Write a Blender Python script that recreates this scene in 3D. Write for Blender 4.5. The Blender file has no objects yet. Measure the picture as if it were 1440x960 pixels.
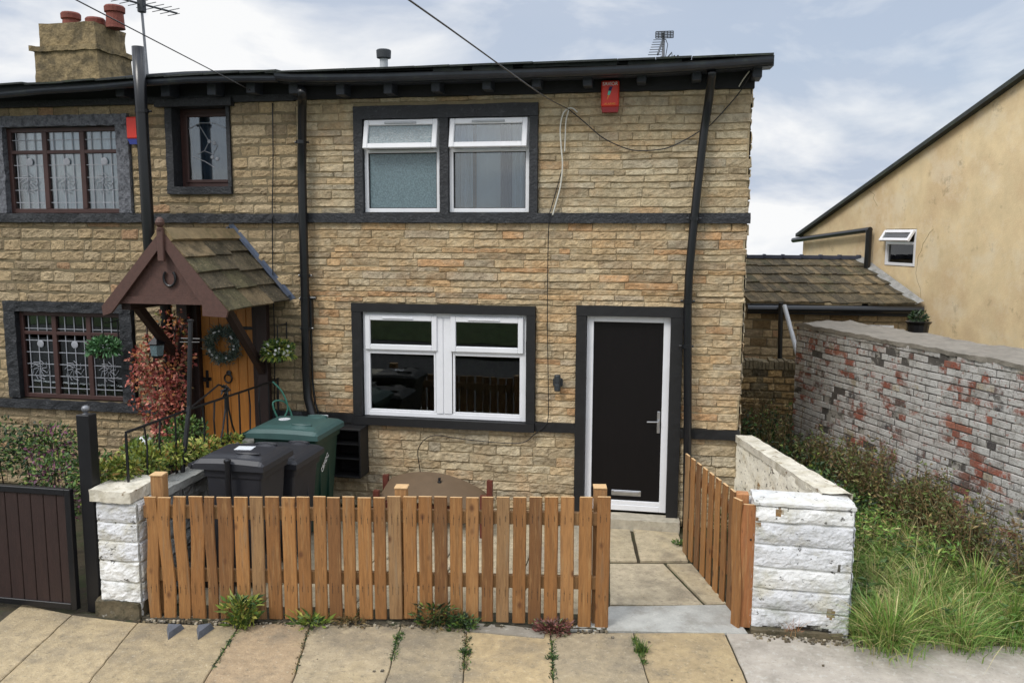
import bpy, math, random
from mathutils import Vector, Matrix, noise
R = math.radians
rnd = random.Random(7)
scene = bpy.context.scene
COL = scene.collection

# ------------------------------------------------------------------ camera
F_PX, PITCH, YAW, ROLL = 1182.07, R(7.262), R(10.297), R(.264)
CAM = Vector((0, -8.6, 3.0))
def ray(px, py):
    x = (px-720)/F_PX; y = -(py-480)/F_PX
    c, s = math.cos(ROLL), math.sin(ROLL); x, y = c*x-s*y, s*x+c*y
    c, s = math.cos(PITCH), math.sin(PITCH); d = Vector((x, c+y*s, y*c-s))
    c, s = math.cos(YAW), math.sin(YAW); return Vector((d.x*c-d.y*s, d.x*s+d.y*c, d.z))
# survey helpers: where a line of sight meets a real plane of the place
def atY(px, py, y=0.): d = ray(px, py); return CAM+d*((y-CAM.y)/d.y)
def atZ(px, py, z=0.): d = ray(px, py); return CAM+d*((z-CAM.z)/d.z)
def atX(px, py, x=0.): d = ray(px, py); return CAM+d*((x-CAM.x)/d.x)
def atP(px, py, p0, p1):
    u = Vector((p1[0]-p0[0], p1[1]-p0[1], 0)); n = Vector((-u.y, u.x, 0)); d = ray(px, py)
    return CAM+d*((Vector((p0[0], p0[1], 0))-CAM).dot(n)/d.dot(n))
cd = bpy.data.cameras.new('camera'); cam = bpy.data.objects.new('camera', cd); COL.objects.link(cam)
cd.sensor_width = 36; cd.sensor_fit = 'HORIZONTAL'; cd.lens = F_PX/1440*36; cd.clip_end = 2000; cd.clip_start = .05
fwd = ray(720, 480); right = (ray(820, 480)-ray(620, 480)).normalized(); up = right.cross(fwd).normalized()
m = Matrix((right, up, -fwd.normalized())).transposed().to_4x4(); m.translation = CAM; cam.matrix_world = m
scene.camera = cam

# ------------------------------------------------------------------ tagging
def tag(o, label=None, cat=None, group=None, kind=None):
    if label: o['label'] = label
    if cat: o['category'] = cat
    if group: o['group'] = group
    if kind: o['kind'] = kind
    return o
def thing(name, label, cat, loc=(0, 0, 0), group=None):
    o = bpy.data.objects.new(name, None); o.empty_display_size = .1; COL.objects.link(o)
    o.location = loc; return tag(o, label, cat, group)

# ------------------------------------------------------------------ materials
def lin(c):
    return tuple((v/255/12.92 if v/255 <= .04045 else ((v/255+.055)/1.055)**2.4) for v in c)
def mat(name, rgb, rough=.7, var=.25, scale=4., bump=.2, bscale=40., col=False, metal=0., spec=.5,
        spots=None, stretch=(1, 1, 1), detail=6, coat=0., bdist=.01, knots=False):
    M = bpy.data.materials.new(name); M.use_nodes = True; nt = M.node_tree; N = nt.nodes; L = nt.links
    b = N['Principled BSDF']; b.inputs['Roughness'].default_value = rough; b.inputs['Metallic'].default_value = metal
    b.inputs['Specular IOR Level'].default_value = spec; b.inputs['Coat Weight'].default_value = coat
    tc = N.new('ShaderNodeTexCoord'); mp = N.new('ShaderNodeMapping'); mp.inputs['Scale'].default_value = stretch
    L.new(tc.outputs['Object'], mp.inputs['Vector'])
    base = N.new('ShaderNodeRGB'); base.outputs[0].default_value = (*lin(rgb), 1); src = base.outputs[0]
    if col:
        a = N.new('ShaderNodeAttribute'); a.attribute_name = 'Col'; src = a.outputs['Color']
    n1 = N.new('ShaderNodeTexNoise'); n1.inputs['Scale'].default_value = scale; n1.inputs['Detail'].default_value = detail
    n1.inputs['Roughness'].default_value = .65
    L.new(mp.outputs[0], n1.inputs['Vector'])
    mr = N.new('ShaderNodeMapRange'); mr.inputs[1].default_value = .3; mr.inputs[2].default_value = .7
    mr.inputs[3].default_value = 1-var; mr.inputs[4].default_value = 1+var*.7; L.new(n1.outputs['Fac'], mr.inputs[0])
    mx = N.new('ShaderNodeVectorMath'); mx.operation = 'SCALE'; L.new(src, mx.inputs[0]); L.new(mr.outputs[0], mx.inputs['Scale'])
    out = mx.outputs[0]
    for (c, sc, lo, hi, amt) in (spots or []):
        n = N.new('ShaderNodeTexNoise'); n.inputs['Scale'].default_value = sc; n.inputs['Detail'].default_value = 8
        n.inputs['Roughness'].default_value = .7
        L.new(mp.outputs[0] if stretch != (1, 1, 1) else tc.outputs['Object'], n.inputs['Vector'])
        r = N.new('ShaderNodeMapRange'); r.inputs[1].default_value = lo; r.inputs[2].default_value = hi
        r.inputs[3].default_value = 0; r.inputs[4].default_value = amt; L.new(n.outputs['Fac'], r.inputs[0])
        q = N.new('ShaderNodeMix'); q.data_type = 'RGBA'; L.new(r.outputs[0], q.inputs[0]); L.new(out, q.inputs[6])
        q.inputs[7].default_value = (*lin(c), 1); out = q.outputs[2]
    if knots:
        vm = N.new('ShaderNodeMapping'); vm.inputs['Scale'].default_value = (1, 1, .62); L.new(tc.outputs['Object'], vm.inputs['Vector'])
        vo = N.new('ShaderNodeTexVoronoi'); vo.inputs['Scale'].default_value = 6.5; L.new(vm.outputs[0], vo.inputs['Vector'])
        kr = N.new('ShaderNodeMapRange'); kr.inputs[1].default_value = .05; kr.inputs[2].default_value = .16; kr.inputs[3].default_value = .85; kr.inputs[4].default_value = 0; L.new(vo.outputs['Distance'], kr.inputs[0])
        q = N.new('ShaderNodeMix'); q.data_type = 'RGBA'; L.new(kr.outputs[0], q.inputs[0]); L.new(out, q.inputs[6]); q.inputs[7].default_value = (*lin((88, 52, 28)), 1); out = q.outputs[2]
    L.new(out, b.inputs['Base Color'])
    if bump:
        n2 = N.new('ShaderNodeTexNoise'); n2.inputs['Scale'].default_value = bscale; n2.inputs['Detail'].default_value = 8
        n2.inputs['Roughness'].default_value = .6; L.new(mp.outputs[0], n2.inputs['Vector'])
        bp = N.new('ShaderNodeBump'); bp.inputs['Strength'].default_value = bump; bp.inputs['Distance'].default_value = bdist
        L.new(n2.outputs['Fac'], bp.inputs['Height']); L.new(bp.outputs[0], b.inputs['Normal'])
    return M
MT = {}
MT['stone'] = mat('pitched_stone', (170, 145, 105), .92, .3, 26, .9, 75, col=True, bdist=.012, spots=[((122, 104, 78), 7, .5, .68, .45), ((194, 184, 158), 4.1, .48, .66, .45), ((188, 146, 100), 1.9, .52, .68, .4), ((88, 76, 58), 42, .58, .72, .5)])
MT['stone_left'] = mat('coursed_stone', (160, 135, 92), .92, .3, 26, 1., 60, col=True, bdist=.02, spots=[((100, 84, 58), 6, .5, .68, .5), ((176, 156, 116), 4, .5, .68, .4), ((66, 58, 42), 38, .57, .7, .55)])
MT['mortar'] = mat('lime_mortar', (158, 142, 112), .95, .25, 12, .6, 70)
MT['mortar_left'] = mat('grey_mortar', (116, 104, 80), .95, .25, 12, .6, 70)
MT['black_stone'] = mat('black_painted_stone', (34, 36, 40), .55, .3, 14, .8, 45, bdist=.015, spots=[((78, 80, 84), 22, .56, .68, .6)])
MT['black_frame'] = mat('black_paint_smooth', (18, 18, 19), .6, .3, 9, .25, 45, spots=[((50, 50, 52), 16, .64, .8, .4)])
MT['grey_rough'] = mat('grey_rough_paint', (112, 114, 120), .75, .4, 30, 1., 60, bdist=.02, spots=[((60, 62, 68), 20, .48, .6, .8)])
MT['black_plastic'] = mat('black_plastic', (22, 23, 26), .28, .2, 6, .03, 30)
MT['black_wood'] = mat('black_fascia', (50, 55, 64), .5, .3, 6, .25, 30, stretch=(1, 1, 6))
MT['gutter'] = mat('dark_gutter_plastic', (48, 52, 60), .35, .25, 5, .05, 30, spots=[((70, 78, 66), 5, .55, .7, .5)])
MT['soffit'] = mat('black_soffit', (22, 23, 26), .7, .3, 8, .3, 30)
MT['upvc'] = mat('white_upvc', (226, 227, 230), .35, .05, 5, .02, 20)
MT['rubber'] = mat('black_rubber', (20, 20, 20), .7, .1, 5, 0)
MT['door_black'] = mat('black_composite_door', (16, 13, 13), .55, .2, 4, .12, 25, stretch=(8, 8, .6), spec=.2)
MT['steel'] = mat('brushed_steel', (190, 190, 192), .3, .1, 20, .05, 60, metal=.9)
MT['step'] = mat('worn_concrete_step', (176, 168, 150), .9, .25, 12, .5, 60, spots=[((110, 105, 92), 9, .55, .7, .6)])
MT['slab'] = mat('yorkstone_slab', (160, 146, 120), .9, .25, 12, .8, 55, col=True, bdist=.012, spots=[((112, 104, 90), 2.2, .48, .64, .6), ((184, 164, 124), 1.6, .5, .66, .35), ((92, 86, 74), 30, .55, .66, .5), ((200, 190, 168), 45, .58, .68, .5)])
MT['concrete'] = mat('pale_concrete', (176, 174, 166), .9, .18, 6, .5, 60, col=True, spots=[((120, 114, 102), 3.3, .48, .64, .5), ((196, 194, 186), 20, .54, .66, .4), ((90, 86, 78), 45, .58, .68, .5)])
MT['joint'] = mat('joint_dirt', (62, 56, 42), .95, .4, 15, .7, 60, spots=[((48, 58, 28), 6, .52, .62, .7)])
MT['asphalt'] = mat('asphalt', (62, 62, 64), .9, .25, 30, .5, 120)
MT['soil'] = mat('soil', (60, 52, 36), .95, .4, 10, .8, 40, spots=[((52, 62, 28), 3, .45, .6, .8)])
MT['lawn'] = mat('distant_grass', (58, 78, 34), .95, .35, 2, .8, 30, spots=[((84, 84, 46), .7, .5, .65, .6)])
MT['white_stone'] = mat('white_masonry_paint', (208, 209, 210), .85, .1, 7, .8, 26, bdist=.02, col=True, spots=[((146, 148, 146), 6, .46, .66, .6), ((206, 200, 180), 3, .5, .64, .6), ((104, 110, 84), 2.4, .58, .7, .5), ((52, 48, 40), 17, .615, .63, .85)])
MT['cream_wall'] = mat('cream_masonry_paint', (240, 235, 218), .8, .1, 6, .6, 30, bdist=.015, spots=[((222, 212, 184), 4, .5, .66, .5), ((60, 48, 30), 19, .60, .615, .95), ((140, 104, 50), 8, .63, .645, .9)])
MT['cap_stone'] = mat('weathered_coping', (206, 200, 184), .88, .2, 8, .7, 45, spots=[((150, 140, 112), 6, .48, .64, .6), ((112, 90, 56), 11, .6, .63, .8)])
MT['base_stone'] = mat('mossy_base_stone', (96, 86, 66), .95, .35, 12, .8, 40, spots=[((46, 48, 30), 8, .5, .62, .7), ((170, 166, 156), 10, .6, .66, .8)])
MT['grey_wall'] = mat('grey_wall_stone', (132, 132, 128), .9, .25, 9, .8, 35, col=True, bdist=.02, spots=[((84, 84, 72), 6, .52, .66, .5)])
MT['picket'] = mat('treated_softwood', (172, 116, 62), .7, .28, 9, .5, 30, col=True, stretch=(9, 9, .6), knots=True, spots=[((104, 70, 38), 3.2, .5, .66, .6), ((178, 142, 94), 5, .54, .68, .45), ((128, 116, 96), 2.2, .56, .7, .5), ((60, 42, 26), 9, .61, .65, .7)])
MT['endgrain'] = mat('sawn_end_grain', (200, 165, 120), .75, .15, 30, .2, 80)
MT['brown_wood'] = mat('dark_brown_stained_wood', (84, 58, 50), .6, .22, 6, .4, 25, stretch=(5, 1, 5), spots=[((128, 100, 84), 12, .68, .76, .5)])
MT['brown_dark'] = mat('very_dark_brown_wood', (48, 32, 28), .6, .25, 8, .3, 30, stretch=(4, 4, 1))
MT['brown_upvc'] = mat('brown_window_frame', (66, 42, 38), .5, .2, 8, .1, 30)
MT['oak'] = mat('varnished_oak', (196, 128, 58), .45, .15, 5, .15, 22, stretch=(9, 9, .8))
MT['slate'] = mat('mossy_stone_slate', (104, 92, 70), .95, .4, 14, 1., 40, col=True, bdist=.03, spots=[((50, 46, 30), 7, .46, .58, .7), ((150, 134, 104), 24, .55, .64, .6), ((40, 36, 28), 3, .5, .66, .5)])
MT['ridge'] = mat('stone_ridge_tile', (134, 116, 84), .92, .3, 7, .6, 35, spots=[((72, 70, 40), 6, .5, .65, .6)])
MT['blue_ridge'] = mat('blue_ridge_tile', (58, 62, 76), .7, .25, 9, .3, 35)
MT['lead'] = mat('lead_flashing', (98, 108, 126), .45, .2, 10, .3, 30, metal=.3)
MT['dark_slate'] = mat('dark_roof_slate', (50, 54, 52), .85, .35, 8, .7, 40, spots=[((66, 76, 52), 6, .52, .68, .6)])
MT['iron'] = mat('black_wrought_iron', (20, 20, 23), .4, .2, 12, .15, 60)
MT['bin_black'] = mat('black_bin_plastic', (42, 43, 48), .5, .14, 7, .12, 90, spots=[((86, 84, 80), 5, .62, .78, .35)])
MT['bin_green'] = mat('green_bin_plastic', (24, 56, 46), .45, .14, 7, .1, 90, spots=[((60, 84, 78), 5, .6, .78, .3)])
MT['lid_green'] = mat('faded_green_lid', (58, 86, 83), .5, .12, 7, .1, 90)
MT['label'] = mat('worn_paper_label', (205, 208, 212), .6, .12, 30, .05, 60, spots=[((120, 124, 132), 40, .55, .65, .5)])
MT['orange_label'] = mat('orange_print', (196, 92, 60), .6, .1, 30, 0)
MT['white_ink'] = mat('white_ink', (225, 225, 225), .6, .05, 30, 0)
MT['red_box'] = mat('red_alarm_plastic', (214, 52, 36), .4, .08, 9, .03, 30)
MT['red_dark'] = mat('dark_red_plastic', (150, 22, 30), .4, .08, 9, .03, 30)
MT['blue_box'] = mat('blue_alarm_plastic', (38, 52, 130), .4, .08, 9, .03, 30)
MT['teal_ink'] = mat('teal_ink', (90, 200, 180), .5, .05, 9, 0)
MT['navy_ink'] = mat('navy_ink', (30, 30, 90), .5, .05, 9, 0)
MT['orange_ink'] = mat('orange_ink', (240, 140, 50), .5, .05, 9, 0)
MT['pot'] = mat('terracotta_pot', (118, 62, 50), .8, .25, 9, .4, 30, spots=[((80, 50, 44), 6, .55, .7, .6)])
MT['chimney'] = mat('sooty_sandstone', (146, 128, 94), .92, .3, 9, .9, 30, bdist=.02, spots=[((64, 58, 44), 4, .46, .6, .75), ((96, 84, 60), 12, .5, .62, .6)])
MT['render'] = mat('cream_render', (222, 201, 160), .92, .12, 3, .4, 60, spots=[((200, 172, 134), 1.1, .46, .62, .6), ((228, 216, 190), 1.9, .5, .64, .5), ((130, 112, 86), 3.5, .6, .7, .5)])
MT['brick'] = mat('peeling_whitewashed_brick', (190, 188, 184), .92, .2, 30, .9, 60, col=True, bdist=.015, spots=[((184, 182, 178), 2.6, .44, .51, .93), ((112, 106, 98), 7, .50, .64, .55), ((134, 84, 68), 16, .58, .62, .7), ((64, 60, 56), 26, .59, .64, .6)])
MT['brick_mortar'] = mat('dark_brick_mortar', (80, 76, 72), .95, .35, 14, .7, 60, spots=[((160, 156, 148), 4.5, .50, .56, .85)])
MT['felt'] = mat('grey_roofing_slab', (128, 122, 112), .9, .22, 7, .6, 45, spots=[((84, 80, 72), 4, .52, .68, .5)])
MT['bench'] = mat('brown_powder_coat', (104, 86, 66), .55, .12, 10, .15, 90)
MT['red_wood'] = mat('dark_red_stained_wood', (96, 46, 34), .6, .25, 14, .4, 40, stretch=(3, 3, 1))
MT['white_cable'] = mat('white_cable', (200, 198, 188), .6, .1, 20, 0)
MT['grey_pvc'] = mat('grey_pipe', (172, 176, 180), .5, .12, 10, .05, 30)
MT['dark_grey'] = mat('dark_grey_plastic', (48, 52, 56), .5, .15, 10, .05, 30)
MT['alu'] = mat('dull_aluminium', (120, 122, 126), .45, .2, 20, .05, 30, metal=.6)
MT['leaf'] = mat('leaf', (70, 90, 40), .55, .2, 30, 0, col=True)
MT['interior'] = mat('room_wall', (120, 115, 108), .9, .1, 2, 0)
MT['curtain'] = mat('pale_net_curtain', (190, 200, 208), .8, .08, 6, .1, 60)
MT['curtain_dark'] = mat('slate_blue_curtain', (84, 96, 114), .8, .08, 6, .1, 60)
MT['grey_mark'] = mat('hairline_crack', (128, 106, 76), .95, .2, 20, 0)
MT['hose'] = mat('green_hose', (70, 130, 112), .5, .1, 10, 0)
MT['blue_stone'] = mat('blue_grey_stone', (92, 96, 104), .85, .3, 14, .5, 50)
MT['came'] = mat('lead_came', (150, 152, 158), .5, .15, 20, 0)
MT['globe'] = mat('pale_frosted_globe', (210, 212, 212), .35, .1, 10, .05, 20)
MT['grey_door'] = mat('bare_grey_timber', (140, 132, 118), .8, .2, 6, .3, 25)
def glassmat(name, tint=(.9, .95, .95), gain=1.7, rough=.005):
    M = bpy.data.materials.new(name); M.use_nodes = True; nt = M.node_tree; N = nt.nodes; L = nt.links
    for n in list(N):
        if n.type == 'BSDF_PRINCIPLED': N.remove(n)
    t = N.new('ShaderNodeBsdfTransparent'); t.inputs[0].default_value = (*tint, 1)
    g = N.new('ShaderNodeBsdfGlossy'); g.inputs['Roughness'].default_value = rough
    fr = N.new('ShaderNodeFresnel'); fr.inputs['IOR'].default_value = 1.5
    mu = N.new('ShaderNodeMath'); mu.operation = 'MULTIPLY'; mu.inputs[1].default_value = gain; mu.use_clamp = True
    tc = N.new('ShaderNodeTexCoord'); n = N.new('ShaderNodeTexNoise'); n.inputs['Scale'].default_value = 2.2
    bp = N.new('ShaderNodeBump'); bp.inputs['Strength'].default_value = .12; bp.inputs['Distance'].default_value = .004
    L.new(tc.outputs['Object'], n.inputs['Vector']); L.new(n.outputs['Fac'], bp.inputs['Height']); L.new(bp.outputs[0], g.inputs['Normal'])
    ms = N.new('ShaderNodeMixShader'); L.new(fr.outputs[0], mu.inputs[0]); L.new(mu.outputs[0], ms.inputs[0])
    L.new(t.outputs[0], ms.inputs[1]); L.new(g.outputs[0], ms.inputs[2]); L.new(ms.outputs[0], N['Material Output'].inputs[0])
    return M
MT['glass'] = glassmat('window_glass', (.55, .6, .6), 1.6)
MT['glass_up'] = glassmat('bedroom_glass', (.85, .9, .92), 3.0)
MT['frosted'] = mat('obscured_glass', (100, 120, 126), .22, .35, 60, .9, 110, spec=.9, bdist=.004, detail=2)

# ------------------------------------------------------------------ mesh builder
class MB:
    def __init__(s): s.v = []; s.f = []; s.c = []; s.mi = []; s.col = (1, 1, 1); s.m = 0
    def quad(s, a, b, c, d, col=None):
        i = len(s.v); s.v += [tuple(a), tuple(b), tuple(c), tuple(d)]; s.f.append((i, i+1, i+2, i+3)); s.c.append(col or s.col); s.mi.append(s.m)
    def face(s, pts, col=None):
        i = len(s.v); s.v += [tuple(p) for p in pts]; s.f.append(tuple(range(i, i+len(pts)))); s.c.append(col or s.col); s.mi.append(s.m)
    def box(s, x0, x1, y0, y1, z0, z1, col=None, M=None):
        p = [Vector((x, y, z)) for z in (z0, z1) for y in (y0, y1) for x in (x0, x1)]
        if M is not None: p = [M@q for q in p]
        i = len(s.v); s.v += [tuple(q) for q in p]
        for f in ((0, 2, 3, 1), (4, 5, 7, 6), (0, 1, 5, 4), (2, 6, 7, 3), (0, 4, 6, 2), (1, 3, 7, 5)):
            s.f.append(tuple(i+k for k in f)); s.c.append(col or s.col); s.mi.append(s.m)
    def bbox(s, x0, x1, y0, y1, z0, z1, b=.006, col=None, M=None):   # chamfered box
        X = (x0, x1); Y = (y0, y1); Z = (z0, z1); P = {}
        i0 = len(s.v)
        for ix in (0, 1):
            for iy in (0, 1):
                for iz in (0, 1):
                    sx, sy, sz = (b, -b)[ix], (b, -b)[iy], (b, -b)[iz]
                    for ax in range(3):
                        q = Vector((X[ix]+(0 if ax == 0 else sx), Y[iy]+(0 if ax == 1 else sy), Z[iz]+(0 if ax == 2 else sz)))
                        if M is not None: q = M@q
                        P[(ix, iy, iz, ax)] = len(s.v); s.v.append(tuple(q))
        def add(l): s.f.append(tuple(l)); s.c.append(col or s.col); s.mi.append(s.m)
        for k in (0, 1):
            l = [P[(k, 0, 0, 0)], P[(k, 1, 0, 0)], P[(k, 1, 1, 0)], P[(k, 0, 1, 0)]]; add(l if k else l[::-1])
            l = [P[(0, k, 0, 1)], P[(0, k, 1, 1)], P[(1, k, 1, 1)], P[(1, k, 0, 1)]]; add(l if k else l[::-1])
            l = [P[(0, 0, k, 2)], P[(1, 0, k, 2)], P[(1, 1, k, 2)], P[(0, 1, k, 2)]]; add(l if k else l[::-1])
        for a in (0, 1):
            for c in (0, 1):
                l = [P[(0, a, c, 1)], P[(1, a, c, 1)], P[(1, a, c, 2)], P[(0, a, c, 2)]]; add(l if a == c else l[::-1])
                l = [P[(a, 0, c, 0)], P[(a, 1, c, 0)], P[(a, 1, c, 2)], P[(a, 0, c, 2)]]; add(l[::-1] if a == c else l)
                l = [P[(a, c, 0, 0)], P[(a, c, 1, 0)], P[(a, c, 1, 1)], P[(a, c, 0, 1)]]; add(l if a == c else l[::-1])
        for a in (0, 1):
            for c in (0, 1):
                for d in (0, 1):
                    l = [P[(a, c, d, 0)], P[(a, c, d, 1)], P[(a, c, d, 2)]]; add(l if (a+c+d) % 2 else l[::-1])
    def rough(s, x0, x1, y0, y1, z0, z1, st=.04, amp=.006, fr=9., col=None, M=None, seed=0.):  # box with an uneven surface
        nx, ny, nz = [max(1, min(160, round(abs(b-a)/st))) for a, b in ((x0, x1), (y0, y1), (z0, z1))]
        idx = {}
        def V(i, j, k):
            if (i, j, k) not in idx:
                p = Vector((x0+(x1-x0)*i/nx, y0+(y1-y0)*j/ny, z0+(z1-z0)*k/nz))
                q = p*fr+Vector((seed, 3.1*seed, 1.7))
                p = p+noise.noise_vector(q)*amp+noise.noise_vector(q*3.1)*amp*.45
                if M is not None: p = M@p
                idx[(i, j, k)] = len(s.v); s.v.append(tuple(p))
            return idx[(i, j, k)]
        def Q(a, b, c, d): s.f.append((a, b, c, d)); s.c.append(col or s.col); s.mi.append(s.m)
        for i in range(nx):
            for k in range(nz):
                Q(V(i, 0, k), V(i+1, 0, k), V(i+1, 0, k+1), V(i, 0, k+1)); Q(V(i, ny, k), V(i, ny, k+1), V(i+1, ny, k+1), V(i+1, ny, k))
            for j in range(ny):
                Q(V(i, j, 0), V(i, j+1, 0), V(i+1, j+1, 0), V(i+1, j, 0)); Q(V(i, j, nz), V(i+1, j, nz), V(i+1, j+1, nz), V(i, j+1, nz))
        for j in range(ny):
            for k in range(nz):
                Q(V(0, j, k), V(0, j, k+1), V(0, j+1, k+1), V(0, j+1, k)); Q(V(nx, j, k), V(nx, j+1, k), V(nx, j+1, k+1), V(nx, j, k+1))
    def tube(s, pts, r, n=10, col=None, cap=True):
        pts = [Vector(p) for p in pts]; rs = r if isinstance(r, (list, tuple)) else [r]*len(pts)
        rings = []; prev = None
        for i, p in enumerate(pts):
            d = (pts[min(i+1, len(pts)-1)]-pts[max(i-1, 0)]).normalized()
            if prev is None:
                a = Vector((0, 0, 1)) if abs(d.z) < .9 else Vector((1, 0, 0)); u = d.cross(a).normalized()
            else: u = (prev-d*prev.dot(d)).normalized()
            prev = u; w = d.cross(u); i0 = len(s.v)
            for k in range(n):
                t = 2*math.pi*k/n; s.v.append(tuple(p+(u*math.cos(t)+w*math.sin(t))*rs[i]))
            rings.append(i0)
        for a, b in zip(rings, rings[1:]):
            for k in range(n):
                k2 = (k+1) % n; s.f.append((a+k, a+k2, b+k2, b+k)); s.c.append(col or s.col); s.mi.append(s.m)
        if cap:
            for a, rv in ((rings[0], True), (rings[-1], False)):
                l = [a+k for k in range(n)]; s.f.append(tuple(l[::-1] if rv else l)); s.c.append(col or s.col); s.mi.append(s.m)
    def lathe(s, c, prof, n=20, col=None, ax='z'):
        c = Vector(c); rings = []
        for r, h in prof:
            i0 = len(s.v)
            for k in range(n):
                t = 2*math.pi*k/n; a, b = r*math.cos(t), r*math.sin(t)
                o = Vector((a, b, h)) if ax == 'z' else (Vector((a, h, b)) if ax == 'y' else Vector((h, a, b)))
                s.v.append(tuple(c+o))
            rings.append(i0)
        for a, b in zip(rings, rings[1:]):
            for k in range(n):
                k2 = (k+1) % n; s.f.append((a+k, a+k2, b+k2, b+k)); s.c.append(col or s.col); s.mi.append(s.m)
        s.f.append(tuple(rings[0]+k for k in range(n))); s.c.append(col or s.col); s.mi.append(s.m)
        s.f.append(tuple(rings[-1]+k for k in range(n))); s.c.append(col or s.col); s.mi.append(s.m)
    def prism(s, poly, y0, y1, col=None):     # poly in (x,z), extruded along y
        n = len(poly)
        s.face([(x, y0, z) for x, z in poly], col); s.face([(x, y1, z) for x, z in poly][::-1], col)
        for i in range(n):
            a, b = poly[i], poly[(i+1) % n]; s.quad((a[0], y0, a[1]), (a[0], y1, a[1]), (b[0], y1, b[1]), (b[0], y0, b[1]), col)
    def slabz(s, poly, z0, z1, b=.008, col=None):   # horizontal slab, bevelled top edge
        n = len(poly); c = Vector((sum(p[0] for p in poly)/n, sum(p[1] for p in poly)/n, 0))
        def ins(p): v = c-Vector((p[0], p[1], 0)); v.normalize(); return (p[0]+v.x*b*1.3, p[1]+v.y*b*1.3)
        top = [ins(p) for p in poly]
        s.face([(p[0], p[1], z1) for p in top], col)
        for i in range(n):
            a, d = poly[i], poly[(i+1) % n]; ta, td = top[i], top[(i+1) % n]
            s.quad((a[0], a[1], z1-b), (d[0], d[1], z1-b), (td[0], td[1], z1), (ta[0], ta[1], z1), col)
            s.quad((a[0], a[1], z0), (d[0], d[1], z0), (d[0], d[1], z1-b), (a[0], a[1], z1-b), col)
    def leaf(s, p, d, L, w, col, up=None):
        d = d.normalized(); sd = d.cross(up or Vector((rnd.gauss(0, 1), rnd.gauss(0, 1), rnd.gauss(0, 1))))
        if sd.length < 1e-4: return
        sd.normalize(); nrm = sd.cross(d)
        i = len(s.v); mid = p+d*L*.5+nrm*L*.12
        s.v += [tuple(p), tuple(mid+sd*w/2), tuple(p+d*L), tuple(mid-sd*w/2)]; s.f.append((i, i+1, i+2, i+3)); s.c.append(col); s.mi.append(s.m)
    def blade(s, p, h, w, lean, col, n=3):
        a = rnd.uniform(0, 6.283); sd = Vector((math.cos(a), math.sin(a), 0))*w/2; i = len(s.v)
        for k in range(n):
            t = k/n; q = p+Vector((lean.x*t*t, lean.y*t*t, h*t*(1-.25*t*lean.length/max(h, .01)))); ww = sd*(1-t*.6)
            s.v += [tuple(q-ww), tuple(q+ww)]
        t = 1; s.v.append(tuple(p+Vector((lean.x, lean.y, h*(1-.25*lean.length/max(h, .01))))))
        for k in range(n-1):
            s.f.append((i+2*k, i+2*k+1, i+2*k+3, i+2*k+2)); s.c.append(col); s.mi.append(s.m)
        s.f.append((i+2*n-2, i+2*n-1, i+2*n)); s.c.append(col); s.mi.append(s.m)
    def build(s, name, mt, parent=None, smooth=False, bevel=0):
        me = bpy.data.meshes.new(name); me.from_pydata(s.v, [], s.f)
        for q in (mt if isinstance(mt, (list, tuple)) else [mt]): me.materials.append(MT[q])
        ca = me.color_attributes.new('Col', 'FLOAT_COLOR', 'CORNER'); buf = []
        for f, c in zip(s.f, s.c): buf += [c[0], c[1], c[2], 1.]*len(f)
        ca.data.foreach_set('color', buf)
        me.polygons.foreach_set('material_index', s.mi)
        if smooth: me.polygons.foreach_set('use_smooth', [True]*len(s.f))
        me.update(); o = bpy.data.objects.new(name, me); COL.objects.link(o)
        if parent is not None:
            o.parent = parent; o.matrix_parent_inverse = Matrix.Translation(parent.location).inverted() if parent.type == 'EMPTY' else Matrix()
        if bevel:
            bv = o.modifiers.new('bevel', 'BEVEL'); bv.width = bevel; bv.segments = 2; bv.limit_method = 'ANGLE'
        return o
def one(name, mt, fn, parent=None, **k):
    b = MB(); fn(b); return b.build(name, mt, parent, **k)
def pick(pal):
    t = rnd.random()*sum(w for _, w in pal)
    for c, w in pal:
        t -= w
        if t <= 0: break
    k = rnd.uniform(.88, 1.12); return tuple(min(1, v*k) for v in lin(c))

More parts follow.
